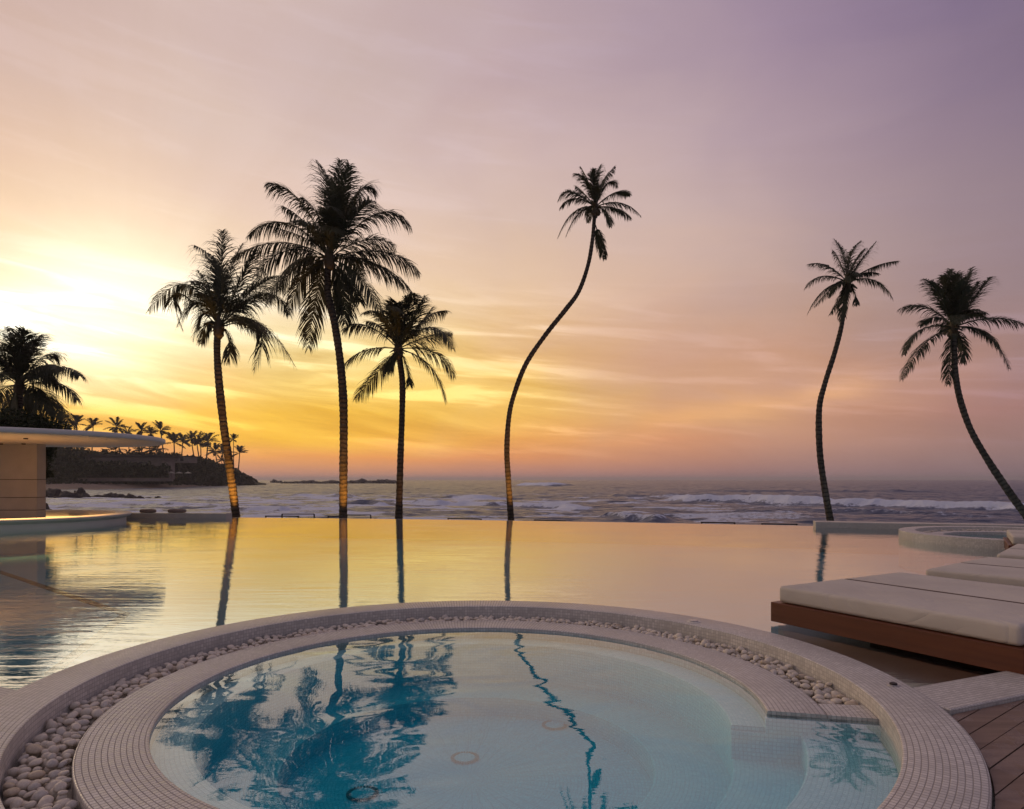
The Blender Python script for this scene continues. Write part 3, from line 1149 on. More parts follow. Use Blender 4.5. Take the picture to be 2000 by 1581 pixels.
WARM = (1.0, 0.52, 0.16)
m, t, out = newmat('led_strip')
em = t.n('ShaderNodeEmission')
em.inputs[0].default_value = (*WARM, 1)
em.inputs[1].default_value = 1.7
t.put(out.inputs[0], em.outputs[0])
ps = [(BX + 2.60 * math.cos(rad(a)), BY + 2.60 * math.sin(rad(a)), 0.055) for a in range(-168, 166, 4)]
keep(MB().tube(ps, 0.022, 6).build('light_strip', m), bar)
for (lx, ly) in ((-14.6, 16.9), (-12.75, 17.6)):
    keep(MB().tube([(lx, ly, 2.325), (lx, ly, 2.295)], [0.055, 0.05], 16).build('ceiling_spot', M['dark_wood']), bar)
    lamp('SPOT', (lx, ly, 2.285), 800, WARM, 0.03, (0, 0, 0), rad(110), 0.6, name='ceiling_spot_lamp')

# cushions on the low wall
for (u_, v_, wpx, lab) in ((272, 1001, 31, 'rolled brown cushion on the low pool wall, next to the bar counter'),
                           (330, 1001.5, 35, 'rolled brown cushion on the low pool wall, the right one of two')):
    c = at(u_, v_, 20.95)
    L = wpx / F * 20.95
    mb = MB()
    n = 12
    pts, rs = [], []
    for i in range(n + 1):
        f = i / n
        pts.append((-L / 2 + L * f, 0, 0.062))
        rs.append(0.062 * (0.72 + 0.28 * min(1, min(f, 1 - f) * 9)) + 0.002 * math.sin(i * 1.7))
    o = mb.tube(pts, rs, 14).build('cushion', M['towel'], smooth=True)
    o.location = (c.x, 21.45, 0.172)
    tag(o, lab, 'cushion')

# handrails beyond the far edge
rails = [((518, 1008.5), (584, 1008.8), (549, 1004.5), (612, 1005), 'first of the dark metal rails beyond the pool edge, right of the leftmost lit palm'),
         ((640, 1008.5), (672, 1009), (672, 1006.5), (723, 1006.5), 'dark metal rail at the foot of the tallest full palm'),
         ((874, 1013), (941, 1014.5), None, None, 'dark metal rail between the short palm and the curved palm'),
         ((1043, 1016), (1106, 1018), None, None, 'dark metal rail just right of the curved palm'),
         ((1369, 1020.5), (1436, 1021.5), None, None, 'dark metal rail beyond the pool edge in front of the breaking wave'),
         ((1487, 1023.5), (1557, 1024.5), None, None, 'dark metal rail beside the low wall at the right end of the pool edge')]
for a, b, c, d, lab in rails:
    Y = 23.0 if a[0] < 1200 else 19.6
    A, B = at(*a, Y), at(*b, Y)
    root = empty('metal_rail', ((A.x + B.x) / 2, Y, -0.95), lab, 'rail', 'metal rails beyond the pool edge')
    def loc(p):
        return p - root.location
    rr_ = MB()
    rr_.box(loc((A + B) / 2), ((B - A).length, 0.05, 0.035), Matrix.Rotation(-math.atan2(B.z - A.z, B.x - A.x), 3, 'Y'))
    rr_.build('rail', M['metal'], root)
    posts = [A, B]
    if c:
        C_, D_ = at(*c, Y), at(*d, Y)
        MB().box(loc((C_ + D_) / 2) + Vector((0, 0.1, 0)), ((D_ - C_).length, 0.05, 0.03)).build('rail', M['metal'], root)
        for q in (C_, D_):
            MB().box(loc(Vector((q.x, Y + 0.1, (q.z - 0.95) / 2))), (0.035, 0.05, q.z + 0.95)).build('post', M['metal'], root)
    for q in posts:
        s = 1 if q is A else -1
        MB().box(loc(Vector((q.x - 0.02 * (-s), Y, (q.z - 0.95) / 2))), (0.035, 0.05, q.z + 0.95)).build('post', M['metal'], root)

# ---------------------------------------------------------------- palms
def smooth_path(pts, n):
    """Catmull-Rom through pts"""
    P = [pts[0] * 2 - pts[1]] + pts + [pts[-1] * 2 - pts[-2]]
    out = []
    m = len(pts) - 1
    for i in range(n + 1):
        s = i / n * m
        k = min(int(s), m - 1)
        t = s - k
        a, b, c, d = P[k], P[k + 1], P[k + 2], P[k + 3]
        out.append(0.5 * ((2 * b) + (c - a) * t + (2 * a - 5 * b + 4 * c - d) * t * t + (3 * b - a - 3 * c + d) * t ** 3))
    return out


def trunk_mesh(pts, r0, r1, flare=0.35, seed=0, ringstep=0.15, n=14):
    L = sum((pts[i + 1] - pts[i]).length for i in range(len(pts) - 1))
    N = int(L / (ringstep / 3))
    path = smooth_path(pts, N)
    verts, faces, uvs = [], [], []
    s = 0
    rr = random.Random(seed)
    ph = rr.uniform(0, 6)
    for i, p in enumerate(path):
        if i:
            s += (path[i] - path[i - 1]).length
        t = (path[min(i + 1, N)] - path[max(i - 1, 0)]).normalized()
        a = t.cross(Vector((0, 1, 0))).normalized()
        b = t.cross(a).normalized()
        f = s / L
        r = r0 + (r1 - r0) * f
        r *= 1 + flare * math.exp(-s / 0.4)
        r *= 1 + (0.07 if (i % 3 == 0) else -0.025) + 0.035 * math.sin(s * 2.1 + ph) + 0.02 * math.sin(s * 5.3 + ph * 2)
        for k in range(n):
            an = 2 * PI * k / n
            q = r * (1 + 0.05 * math.sin(2 * an + s * 0.8 + ph) + rr.uniform(-.015, .015))
            verts.append(p + (a * math.cos(an) + b * math.sin(an)) * q)
            uvs.append((an * r, s))
    for i in range(N):
        for k in range(n):
            k2 = (k + 1) % n
            faces.append([i * n + k, i * n + k2, (i + 1) * n + k2, (i + 1) * n + k])
    faces.append(list(range(n))[::-1])
    faces.append([N * n + k for k in range(n)])
    return mesh_from('trunk', verts, faces, uvs)


def frond_geo(base, mid, tip, rr, leaf=0.62, n=46, droop=0.75, width=0.042, V=None, Fc=None, sparse=0.0, start=0.14, stalk=0.022, torn=0.2):
    """one pinnate leaf along the curve base-mid-tip (mid is a point the curve passes through)"""
    V = [] if V is None else V
    Fc = [] if Fc is None else Fc
    ctrl = mid * 2 - (base + tip) * 0.5
    # stalk
    m = 10
    L = 0
    pts = [bez(base, ctrl, tip, i / m) for i in range(m + 1)]
    for i in range(m):
        L += (pts[i + 1] - pts[i]).length
    b0 = len(V)
    for i, p in enumerate(pts):
        t = (pts[min(i + 1, m)] - pts[max(i - 1, 0)]).normalized()
        a = t.cross(Vector((0, 0, 1)))
        a = a.normalized() if a.length > 0.05 else Vector((1, 0, 0))
        c = t.cross(a).normalized()
        r = stalk * (1 - 0.85 * i / m) + 0.004
        for k in range(4):
            an = PI / 2 * k
            V.append(p + (a * math.cos(an) + c * math.sin(an)) * r)
    for i in range(m):
        for k in range(4):
            k2 = (k + 1) % 4
            Fc.append([b0 + i * 4 + k, b0 + i * 4 + k2, b0 + (i + 1) * 4 + k2, b0 + (i + 1) * 4 + k])
    roll = rr.uniform(-0.35, 0.35)
    clump = [rr.uniform(-1, 1) for _ in range(12)]
    for i in range(n):
        f = start + (1.0 - start) * (i + rr.uniform(-.3, .3)) / n
        f = min(max(f, start), 0.995)
        p = bez(base, ctrl, tip, f)
        t = (bez(base, ctrl, tip, min(f + .02, 1)) - bez(base, ctrl, tip, f - .02)).normalized()
        side = t.cross(Vector((0, 0, 1)))
        if side.length < 0.15:
            side = side + Vector((rr.uniform(.3, .6), rr.uniform(-.3, .3), 0))
        side.normalize()
        nrm = side.cross(t).normalized()
        side = (side * math.cos(roll) + nrm * math.sin(roll)).normalized()
        prof = math.sin(PI * (0.12 + 0.80 * f)) ** 0.6
        prof *= 0.55 + 0.45 * min(1, (1.02 - f) / 0.25)
        for sg in (-1, 1):
            if rr.random() < sparse + (torn if clump[int(f * 11)] > 0.6 else 0):
                continue
            ln = leaf * prof * rr.uniform(0.72, 1.12)
            w0 = width * rr.uniform(0.7, 1.2) * (0.6 + 0.4 * prof)
            d0 = (side * sg * 0.80 + t * (0.45 + 0.5 * f + 0.75 * max(0.0, t.z)) + nrm * 0.22 * rr.uniform(0, 1.4)).normalized()
            g = Vector((0, 0, -1))
            q0 = p
            dcur = d0
            ww = nrm.cross(d0)
            ww = (ww.normalized() if ww.length > .1 else t) * w0 * 0.5
            b = len(V)
            segs = 3
            dr = droop * rr.uniform(0.6, 1.4)
            V.append(q0 - ww * 0.6)
            V.append(q0 + ww * 0.6)
            for s_ in range(1, segs + 1):
                dcur = (dcur + g * dr * 0.36 * s_).normalized()
                q0 = q0 + dcur * ln / segs
                k_ = (1.0, 0.75, 0.0)[s_ - 1]
                if k_ > 0:
                    V.append(q0 - ww * k_)
                    V.append(q0 + ww * k_)
                else:
                    V.append(q0)
            Fc.append([b, b + 1, b + 3, b + 2])
            Fc.append([b + 2, b + 3, b + 5, b + 4])
            Fc.append([b + 4, b + 5, b + 6])
    return V, Fc


def palm(label, trunk_px, Y, r0, r1, centre, fronds, seed, leaf=0.62, droop=0.75, extra=6, name='palm_tree', reach=1.0, nuts=True, base_z=-0.9, sparse=0.0, width=0.042):
    rr = random.Random(seed)
    foot = at(*trunk_px[0], Y)
    d = (at(*trunk_px[1], Y) - foot).normalized()
    ground = foot + d * ((base_z - foot.z) / d.z if abs(d.z) > .2 else 0)
    ground = Vector((ground.x, Y, base_z))
    pts = [ground] + [at(u_, v_, Y) for u_, v_ in trunk_px]
    C = at(*centre, Y)
    root = empty(name, ground, label, 'palm tree', 'tall coconut palms along the far edge of the pool')
    off = [p - ground for p in pts] + ([C - ground] if (C - pts[-1]).length > 0.05 else [])
    link('trunk', trunk_mesh(off, r0, r1, seed=seed), M['bark'], root, True)
    # heart of the crown: sheaths and nuts
    hb = MB()
    Cg = C - ground
    hb.tube([Cg + Vector((0, 0, z_)) for z_ in (-0.42, -0.25, -0.05, 0.2, 0.5)], [r1 * 1.0, r1 * 1.5, r1 * 1.7, r1 * 1.2, 0.02], 10)
    for k in range(9):
        a = rr.uniform(0, 6.28)
        e = Cg + Vector((math.cos(a) * 0.34, math.sin(a) * 0.34, rr.uniform(-0.25, 0.2)))
        hb.tube([Cg + Vector((0, 0, -0.15)), (Cg + e) / 2 + Vector((0, 0, .03)), e], [0.06, 0.05, 0.015], 5)
    crown = hb.build('crown', M['rachis'], root, smooth=True)
    if nuts:
        nb = bmesh.new()
        for k in range(7):
            a = rr.uniform(0, 6.28)
            bmesh.ops.create_icosphere(nb, subdivisions=2, radius=rr.uniform(0.07, 0.10), matrix=Matrix.Translation(Cg + Vector((math.cos(a) * 0.11, math.sin(a) * 0.11, -0.22 - rr.uniform(0, 0.08)))))
        me_ = bpy.data.meshes.new('coconut_cluster')
        nb.to_mesh(me_)
        nb.free()
        link('coconut_cluster', me_, M['rachis'], crown, True)
    sc = Y / 26.0
    for k, fr in enumerate(fronds):
        if len(fr) == 4:
            mu, mv, tu, tv = fr
            bu, bv = centre
        else:
            bu, bv, mu, mv, tu, tv = fr
        B = at(bu, bv, Y)
        planar = (at(tu, tv, Y) - B).length
        dy = rr.uniform(-0.55, 0.55) * max(0.8, min(planar, 2.5)) * sc
        Tp = at(tu, tv, Y + dy)
        Md = at(mu, mv, Y + dy * 0.5)
        V, Fc = frond_geo(B - ground, Md - ground, Tp - ground, rr, leaf * 1.3 * sc * min(1.0, 0.6 + planar / 5.5), int(44 + planar * 10), droop * 0.98, width * 0.98 * sc, sparse=sparse)
        link('frond', mesh_from('frond', V, Fc), M['frond'], crown)
    # leaves that point towards or away from the camera
    for k in range(extra):
        a = rr.uniform(0, 6.28)
        sgn = 1 if k % 2 else -1
        Lr = rr.uniform(1.6, 2.7) * reach * sc
        dirx = rr.uniform(-0.5, 0.5)
        elv = rr.uniform(-0.1, 0.8)
        T = Cg + Vector((dirx * Lr, sgn * Lr * 0.9, elv * Lr - 0.25 * Lr))
        Mm = Cg + Vector((dirx * Lr * 0.5, sgn * Lr * 0.45, elv * Lr * 0.5 + 0.12 * Lr))
        V, Fc = frond_geo(Cg, Mm, T, rr, leaf * 1.0 * sc, 48, droop * 0.85, width * 1.08 * sc, sparse=sparse)
        link('frond', mesh_from('frond', V, Fc), M['frond'], crown)
    return root, C


YP = 26.0
palm('full palm at left with drooping fronds and a golden lit ringed foot',
     [(461, 1010), (455, 960), (447, 900), (438, 840), (430, 770), (425, 710), (424, 672)], YP, 0.165, 0.125, (427, 640),
     [(365, 556, 290, 609), (345, 572, 358, 647), (385, 590, 345, 640), (398, 612, 377, 668), (431, 540, 434, 451), (424, 530, 379, 479),
      (412, 585, 385, 528), (446, 545, 474, 476), (468, 555, 500, 488), (490, 570, 545, 540), (515, 575, 565, 616), (505, 632, 577, 717),
      (505, 640, 495, 724), (447, 660, 446, 707), (408, 630, 392, 672), (470, 600, 530, 560), (480, 620, 520, 660), (430, 560, 415, 500),
      (460, 590, 505, 540)], 11, leaf=0.85, droop=0.85, extra=3)
palm('tallest full palm, with a wide dense crown, second from the left',
     [(670, 1010), (671, 900), (671, 800), (666, 720), (655, 640), (642, 580), (640, 540)], YP - 0.6, 0.165, 0.13, (643, 506),
     [(655, 400, 665, 313), (664, 412, 683, 322), (646, 395, 618, 313), (590, 398, 524, 357), (600, 440, 551, 402), (560, 436, 484, 462),
      (548, 474, 455, 505), (572, 515, 523, 595), (618, 580, 602, 682), (668, 562, 674, 633), (700, 538, 740, 605), (762, 530, 822, 614),
      (748, 492, 819, 534), (735, 418, 803, 444), (690, 388, 729, 369), (696, 420, 735, 395), (680, 545, 703, 590), (590, 512, 544, 570),
      (655, 440, 650, 350), (625, 430, 590, 385), (675, 430, 705, 365), (605, 470, 520, 440), (600, 530, 560, 610), (720, 510, 790, 560),
      (655, 430, 672, 335), (560, 490, 500, 540), (710, 470, 770, 480)], 12, leaf=0.95, droop=0.8, extra=5, width=0.048)
palm('shorter straight palm standing third from the left, crown just under its tall neighbour',
     [(779, 1010), (782, 900), (785, 820), (786, 750), (781, 705)], YP + 0.4, 0.14, 0.11, (778, 682),
     [(716, 636, 670, 646), (716, 684, 672, 714), (738, 727, 694, 780), (795, 612, 812, 574), (778, 620, 776, 592), (832, 622, 873, 608),
      (842, 640, 884, 682), (850, 690, 887, 738), (840, 716, 870, 784), (793, 712, 800, 752), (757, 640, 747, 616), (745, 640, 715, 628),
      (766, 700, 757, 726), (815, 640, 845, 600), (800, 640, 830, 580), (770, 640, 760, 590), (830, 660, 880, 650), (785, 620, 795, 580)],
     13, leaf=0.74, droop=0.7, extra=3)
palm('very tall slender palm with a strongly S curved trunk in the middle',
     [(998, 1015), (993, 940), (990, 880), (994, 815), (1005, 768), (1028, 710), (1065, 655), (1104, 606), (1130, 570), (1148, 520), (1157, 470), (1161, 425)],
     YP + 0.2, 0.115, 0.072, (1163, 405),
     [(1146, 356, 1122, 339), (1151, 362, 1134, 326), (1165, 358, 1174, 321), (1180, 356, 1201, 325), (1187, 358, 1206, 365), (1203, 376, 1231, 381),
      (1212, 397, 1252, 423), (1203, 408, 1233, 428), (1184, 415, 1192, 444), (1115, 376, 1090, 392), (1122, 388, 1093, 408), (1120, 416, 1089, 466),
      (1130, 418, 1105, 464), (1163, 440, 1172, 470, 1181, 507), (1158, 365, 1160, 330), (1172, 370, 1190, 335), (1140, 378, 1125, 365)],
     14, leaf=0.42, droop=0.75, extra=2, reach=0.55, width=0.034)
palm('slender palm with a kinked trunk, second from the right',
     [(1622, 1018), (1610, 950), (1601, 880), (1600, 800), (1611, 750), (1630, 690), (1643, 640), (1650, 595), (1653, 570)], YP - 1.5, 0.12, 0.075, (1655, 552),
     [(1647, 502, 1629, 467), (1662, 500, 1682, 470), (1682, 510, 1712, 471), (1706, 522, 1756, 510), (1707, 548, 1744, 585), (1616, 520, 1577, 517),
      (1606, 540, 1571, 565), (1611, 566, 1577, 614), (1642, 582, 1620, 616), (1669, 572, 1670, 597), (1640, 512, 1627, 490), (1648, 588, 1642, 627),
      (1688, 534, 1716, 535), (1672, 508, 1690, 485), (1630, 560, 1590, 600)], 15, leaf=0.42, droop=0.8, extra=3, reach=0.55, sparse=0.08, width=0.034)
palm('leaning palm at the far right with a dense dark upright crown',
     [(2012, 1018), (1970, 960), (1930, 900), (1896, 840), (1875, 780), (1866, 730), (1864, 690), (1863, 665)], YP - 3.0, 0.13, 0.085, (1862, 640),
     [(1836, 578, 1803, 545), (1857, 575, 1856, 526), (1881, 575, 1898, 523), (1908, 578, 1936, 541), (1890, 590, 1911, 550), (1808, 600, 1755, 605),
      (1797, 645, 1766, 693), (1806, 672, 1761, 742), (1856, 692, 1852, 751), (1878, 668, 1882, 711), (1928, 655, 1971, 721), (1935, 622, 2000, 634),
      (1892, 617, 1924, 612), (1850, 580, 1842, 540), (1865, 580, 1868, 535), (1872, 590, 1880, 545), (1845, 590, 1825, 555), (1915, 645, 1950, 680),
      (1862, 585, 1850, 545), (1875, 600, 1890, 560)], 16, leaf=0.56, droop=0.6, extra=5, reach=0.6, width=0.04)
# uplights at the feet of the palms (the trunks glow golden at the base)
GOLD = (1.0, 0.44, 0.06)
for (u_, Y, e, dx) in ((461, YP, 1500, 0.30), (670, YP - .6, 850, 0.30), (779, YP + .4, 90, 0.25), (998, YP + .2, 650, 0.25), (1622, YP - 1.5, 450, 0.2)):
    p = at(u_, 1010, Y)
    src = Vector((p.x + dx, Y - 0.85, -0.85))
    dirv = (Vector((p.x, Y, 3.5)) - src).normalized()
    lamp('SPOT', src, e, GOLD, 0.05, (-dirv).to_track_quat('Z', 'Y').to_euler(), rad(50), 0.8, name='palm_uplight')

# ---------------------------------------------------------------- vegetation behind the bar
palm('bushy palm behind the bar roof at the left edge', [(30, 1000), (36, 900), (38, 800)], 31.0, 0.17, 0.14, (38, 755),
     [(25, 690, 12, 640), (42, 690, 50, 645), (60, 690, 82, 655), (80, 700, 112, 696), (85, 715, 116, 722), (115, 719, 156, 735),
      (112, 748, 150, 782), (95, 785, 141, 838), (10, 700, -15, 660), (0, 730, -40, 720), (5, 760, -40, 800), (60, 780, 75, 840),
      (20, 790, 10, 850), (48, 700, 66, 665), (30, 700, 30, 655), (85, 765, 110, 815), (-5, 700, -50, 680), (70, 730, 105, 745), (15, 720, -5, 690)],
     21, leaf=0.85, droop=0.8, extra=4, width=0.045, nuts=False)
bpy.data.objects[-1] if False else None


def leafy(name, clumps, n, leaf, label, cat, seed, group=None):
    """broad-leaved crown: leaf cards scattered through lumpy volumes, with stems"""
    rr = random.Random(seed)
    V, Fc = [], []
    for k in range(n):
        c, r = clumps[rr.randrange(len(clumps))]
        d = Vector((rr.gauss(0, 1), rr.gauss(0, 1), rr.gauss(0, 1))).normalized()
        p = c + Vector((d.x * r[0], d.y * r[1], d.z * r[2])) * (rr.random() ** 0.45) * rr.uniform(0.8, 1.1)
        a = Vector((rr.uniform(-1, 1), rr.uniform(-1, 1), rr.uniform(-1, .4))).normalized()
        b = a.cross(Vector((rr.uniform(-1, 1), rr.uniform(-1, 1), rr.uniform(-1, 1)))).normalized()
        L = leaf * rr.uniform(0.6, 1.3)
        bb = len(V)
        V += [p, p + a * L * .5 + b * L * .28, p + a * L, p + a * L * .5 - b * L * .28]
        Fc.append([bb, bb + 1, bb + 2, bb + 3])
    base = sum((c for c, r in clumps), Vector()) / len(clumps)
    zb = min(c.z - r[2] for c, r in clumps)
    root = empty(name, (base.x, base.y, zb), label, cat, group)
    ro = Vector(root.location)
    link('foliage', mesh_from('foliage', [v - ro for v in V], Fc), M['leaf'], root)
    mb = MB()
    for c, r in clumps:
        mb.tube([Vector((0, 0, -0.3)), (c - ro) * 0.5 + Vector((0.05, 0, 0)), c - ro], [0.09, 0.06, 0.02], 6)
    mb.build('trunk', M['rachis'], root)
    return root


cl = []
for (u_, v_, ru, rv) in ((-30, 815, 45, 30), (30, 822, 45, 28), (70, 828, 30, 20), (95, 835, 30, 20), (20, 850, 60, 40), (-30, 860, 60, 50), (70, 860, 40, 30)):
    c = at(u_, v_, 29.0)
    s = 29.0 / F
    cl.append((c, (ru * s, 1.0, rv * s)))
leafy('broadleaf_tree', cl, 9000, 0.13, 'dark dense broadleaf tree rising behind the bar roof', 'tree', 31)
cl = []
for (u_, v_, ru, rv) in ((84, 890, 17, 24), (80, 915, 12, 20), (92, 880, 10, 14), (60, 900, 22, 36), (86, 925, 6, 9)):
    c = at(u_, v_, 24.5)
    s = 24.5 / F
    cl.append((c, (ru * s, 0.5, rv * s)))
leafy('shrub', cl, 3800, 0.085, 'dark leafy shrub growing beside the bar wall', 'shrub', 32)

# ---------------------------------------------------------------- land, sea
ZS = -1.8
g = MB()
g.prism([(-70, 20), (40, 20), (40, 27.5), (-10, 29), (-40, 36), (-70, 36)], -3, -0.95)
tag(g.build('ground', M['ground']), kind='structure')
tag(MB().prism([(-45, -30), (45, -30), (45, 20), (-45, 20)], -1.6, -1.15).build('ground', M['ground']), kind='structure')

# sea: one sheet of waves out to the horizon
def seamap(u_, v_):
    Y = F * (CZ - ZS) / (v_ - V0)
    return ((u_ - U0) / F * Y, Y)


ts = np.concatenate([np.linspace(-6, -0.95, 14)[:-1], np.linspace(-0.95, 0.95, 620), np.linspace(0.95, 6, 14)[1:]])
ys = np.concatenate([np.geomspace(28.5, 700, 470), np.geomspace(730, 9000, 30)])
T, Yg = np.meshgrid(ts, ys)
X = T * Yg


def vnoise(x, y, seed):
    """smooth value noise"""
    r = np.random.default_rng(seed).random((256, 256))
    xi = np.floor(x).astype(int)
    yi = np.floor(y).astype(int)
    fx = x - xi
    fy = y - yi
    fx = fx * fx * (3 - 2 * fx)
    fy = fy * fy * (3 - 2 * fy)
    a = r[xi % 256, yi % 256]
    b = r[(xi + 1) % 256, yi % 256]
    c = r[xi % 256, (yi + 1) % 256]
    d = r[(xi + 1) % 256, (yi + 1) % 256]
    return (a * (1 - fx) + b * fx) * (1 - fy) + (c * (1 - fx) + d * fx) * fy


def fbm(x, y, seed, o=4):
    s, a, t_ = 0, 1, 0
    for k in range(o):
        s = s + a * vnoise(x * 2 ** k, y * 2 ** k, seed + k)
        t_ += a
        a *= 0.5
    return s / t_


amp = np.clip((900 - Yg) / 600, 0, 1) * np.clip((Yg - 20) / 30, 0.3, 1)
wx = X + 3 * fbm(X / 9, Yg / 9, 5, 2)
wy = Yg + 5 * fbm(X / 14, Yg / 10, 9, 2)
hgt = 0.34 * (np.abs(fbm(wx / 7.5, wy / 2.6, 21, 4) - 0.5) * -2 + 0.5) + 0.30 * (fbm(wx / 14, wy / 7, 40, 3) - 0.5)
hgt += 0.10 * (fbm(X / 1.6, Yg / 0.8, 60, 3) - 0.5)
hgt *= amp * 1.5
foam = np.zeros_like(hgt)
# breaking waves (u0, v0, u1, v1, height, width, foaminess)
breakers = [(1270, 979, 2120, 1004, 0.80, 2.6, 1.0), (1005, 950, 1100, 951, 1.6, 8.0, .9), (1000, 990, 1150, 1002, 0.45, 1.6, .9),
            (890, 988, 975, 990, 0.50, 1.6, .5), (1165, 1012, 1290, 1022, 0.45, 1.2, .5), (800, 988, 870, 989, 0.55, 1.8, 0),
            (1180, 972, 1420, 974, 0.55, 3.0, .15), (450, 1001, 560, 1003, .40, 1.2, .1), (660, 990, 760, 992, .42, 1.4, .15),
            (200, 988, 420, 992, .35, 1.5, .7), (1550, 1003, 1990, 1016, .28, 1.2, .35), (1300, 962, 1900, 964, .5, 4, .1),
            (860, 975, 1010, 976, .45, 2.2, .3), (560, 972, 700, 973, .4, 2.2, .4), (1400, 1004, 1560, 1009, .25, 1, .2)]
for (a, b, c, d, H, W, fo) in breakers:
    x0, y0 = seamap(a, b)
    x1, y1 = seamap(c, d)
    L = math.hypot(x1 - x0, y1 - y0)
    dx, dy = (x1 - x0) / L, (y1 - y0) / L
    s = ((X - x0) * dx + (Yg - y0) * dy)
    q = -(X - x0) * dy + (Yg - y0) * dx           # + is away from the camera
    q = q + W * 0.9 * (fbm(s / (3 * W) + 7, s * 0 + a, 70, 3) - 0.5) * 2
    endt = np.clip(s / (0.12 * L), 0, 1) * np.clip((L - s) / (0.12 * L), 0, 1)
    endt = endt * endt * (3 - 2 * endt)
    hm = 0.55 + 0.8 * fbm(s / (2.5 * W), s * 0 + 3.3, int(a) % 50, 3)
    prof = np.where(q < 0, np.exp(-(q / (0.42 * W)) ** 2), np.exp(-(q / (1.5 * W)) ** 2))
    hgt += H * endt * hm * prof
    fm = np.exp(-((q - 0.25 * W) / (0.9 * W)) ** 2) * endt
    nz = fbm(X / (0.28 * W), Yg / (0.28 * W), 33, 4)
    ff = fo * np.clip(fm * (0.65 + 1.1 * nz) * 1.25 - 0.2, 0, 1)
    foam = np.maximum(foam, ff)
    hgt += ff * H * 0.30 * (nz - 0.35) * 1.2
# left bay is full of loose foam
bay = np.clip((1.2 - (T + 0.55) * 3.0), 0, 1) * np.clip((140 - Yg) / 60, 0, 1)
mid = np.clip(1 - np.abs(T + 0.15) / 0.75, 0, 1) * np.clip((160 - Yg) / 90, 0, 1)
nz = fbm(wx / 5.5, wy / 2.2, 90, 5)
foam = np.maximum(foam, np.clip((nz - 0.53 + 0.10 * bay + 0.08 * mid) * 6.5, 0, 1) * np.clip(0.35 * bay + .75 * mid + .25, 0, .8) * np.clip((260 - Yg) / 120, 0, 1))
NR, NC = X.shape
verts = np.stack([X, Yg, ZS + hgt], -1).reshape(-1, 3)
idx = np.arange(NR * NC).reshape(NR, NC)
faces = np.stack([idx[:-1, :-1], idx[:-1, 1:], idx[1:, 1:], idx[1:, :-1]], -1).reshape(-1, 4)
me = bpy.data.meshes.new('sea')
me.vertices.add(len(verts))
me.vertices.foreach_set('co', verts.ravel())
me.loops.add(faces.size)
me.loops.foreach_set('vertex_index', faces.ravel())
me.polygons.add(len(faces))
me.polygons.foreach_set('loop_start', np.arange(0, faces.size, 4))
me.polygons.foreach_set('loop_total', np.full(len(faces), 4))
me.polygons.foreach_set('use_smooth', np.ones(len(faces), bool))
at_ = me.attributes.new('foam', 'FLOAT', 'POINT')
at_.data.foreach_set('value', foam.ravel().astype(np.float32))
me.update(calc_edges=True)
m, t, out = newmat('sea_water')
attr = t.n('ShaderNodeAttribute', attribute_name='foam')
geo = t.n('ShaderNodeNewGeometry')
pos = geo.outputs['Position']
fz = t.noise(t.scale(pos, (1, 1.6, 1)), 1.9, 7, 0.72)
fmask = t.mapr(t.math('ADD', attr.outputs['Fac'], t.math('MULTIPLY', t.math('SUBTRACT', fz, 0.5), 1.5)), 0.30, 0.58, smooth=True)
h1 = t.noise(t.scale(pos, (0.6, 1.4, 1)), 1.1, 6, 0.62, 0.3)
h2 = t.noise(t.scale(pos, (0.6, 1.2, 1)), 0.16, 4, 0.6, 0.3)
hh = t.math('ADD', t.math('MULTIPLY', h1, 0.35), t.math('MULTIPLY', h2, 1.6))
nb = bump(t, hh, 1.7)
w1 = t.n('ShaderNodeBsdfPrincipled')
w1.inputs['Base Color'].default_value = (0.095, 0.115, 0.185, 1)
w1.inputs['Roughness'].default_value = 0.28
w1.inputs['IOR'].default_value = 1.27
t.put(w1.inputs['Normal'], nb)
w2 = t.n('ShaderNodeBsdfPrincipled')
w2.inputs['Base Color'].default_value = (0.66, 0.71, 0.86, 1)
w2.inputs['Roughness'].default_value = 0.8
t.put(w2.inputs['Normal'], bump(t, fz, 0.25))
mx = t.n('ShaderNodeMixShader')
t.put(mx.inputs[0], fmask)
t.put(mx.inputs[1], w1.outputs[0])
t.put(mx.inputs[2], w2.outputs[0])
t.put(out.inputs[0], mx.outputs[0])
tag(link('sea', me, m), kind='structure')


# rocks -------------------------------------------------------------------
def rock_ridge(label, chunks, name='rock_outcrop', seed=0, flat=0.6):
    """chunks: (x, y, radius, height) lumps merged in one mesh"""
    rr = random.Random(seed)
    bm = bmesh.new()
    for (cx, cy, r_, h_) in chunks:
        ph = [rr.uniform(0, 6) for _ in range(6)]
        ret = bmesh.ops.create_icosphere(bm, subdivisions=3, radius=1)
        for v in ret['verts']:
            c = v.co.copy()
            d = 1 + 0.22 * math.sin(3 * c.x + ph[0]) * math.cos(2.6 * c.y + ph[1]) + 0.13 * math.sin(6 * c.z + 5 * c.x + ph[2]) + 0.07 * math.sin(11 * c.y + 9 * c.x + ph[3]) + rr.uniform(-.03, .03)
            v.co = Vector((cx + c.x * r_ * d, cy + c.y * r_ * d * 0.8, ZS - 0.1 + c.z * h_ * d))
    me = bpy.data.meshes.new(name)
    bm.to_mesh(me)
    bm.free()
    return tag(link(name, me, M['rock']), label, 'rocks')


def ridge_from_px(pts, seed, Yoff=0):
    """pts: (u, v_top, v_base, width_px)"""
    out = []
    rr = random.Random(seed)
    for (u_, vt, vb, wp) in pts:
        x_, y_ = seamap(u_, vb)
        s = y_ / F
        out.append((x_, y_ + wp * s * .5, wp * s * 0.62, (vb - vt) * s * 1.25 + 0.1))
    return out


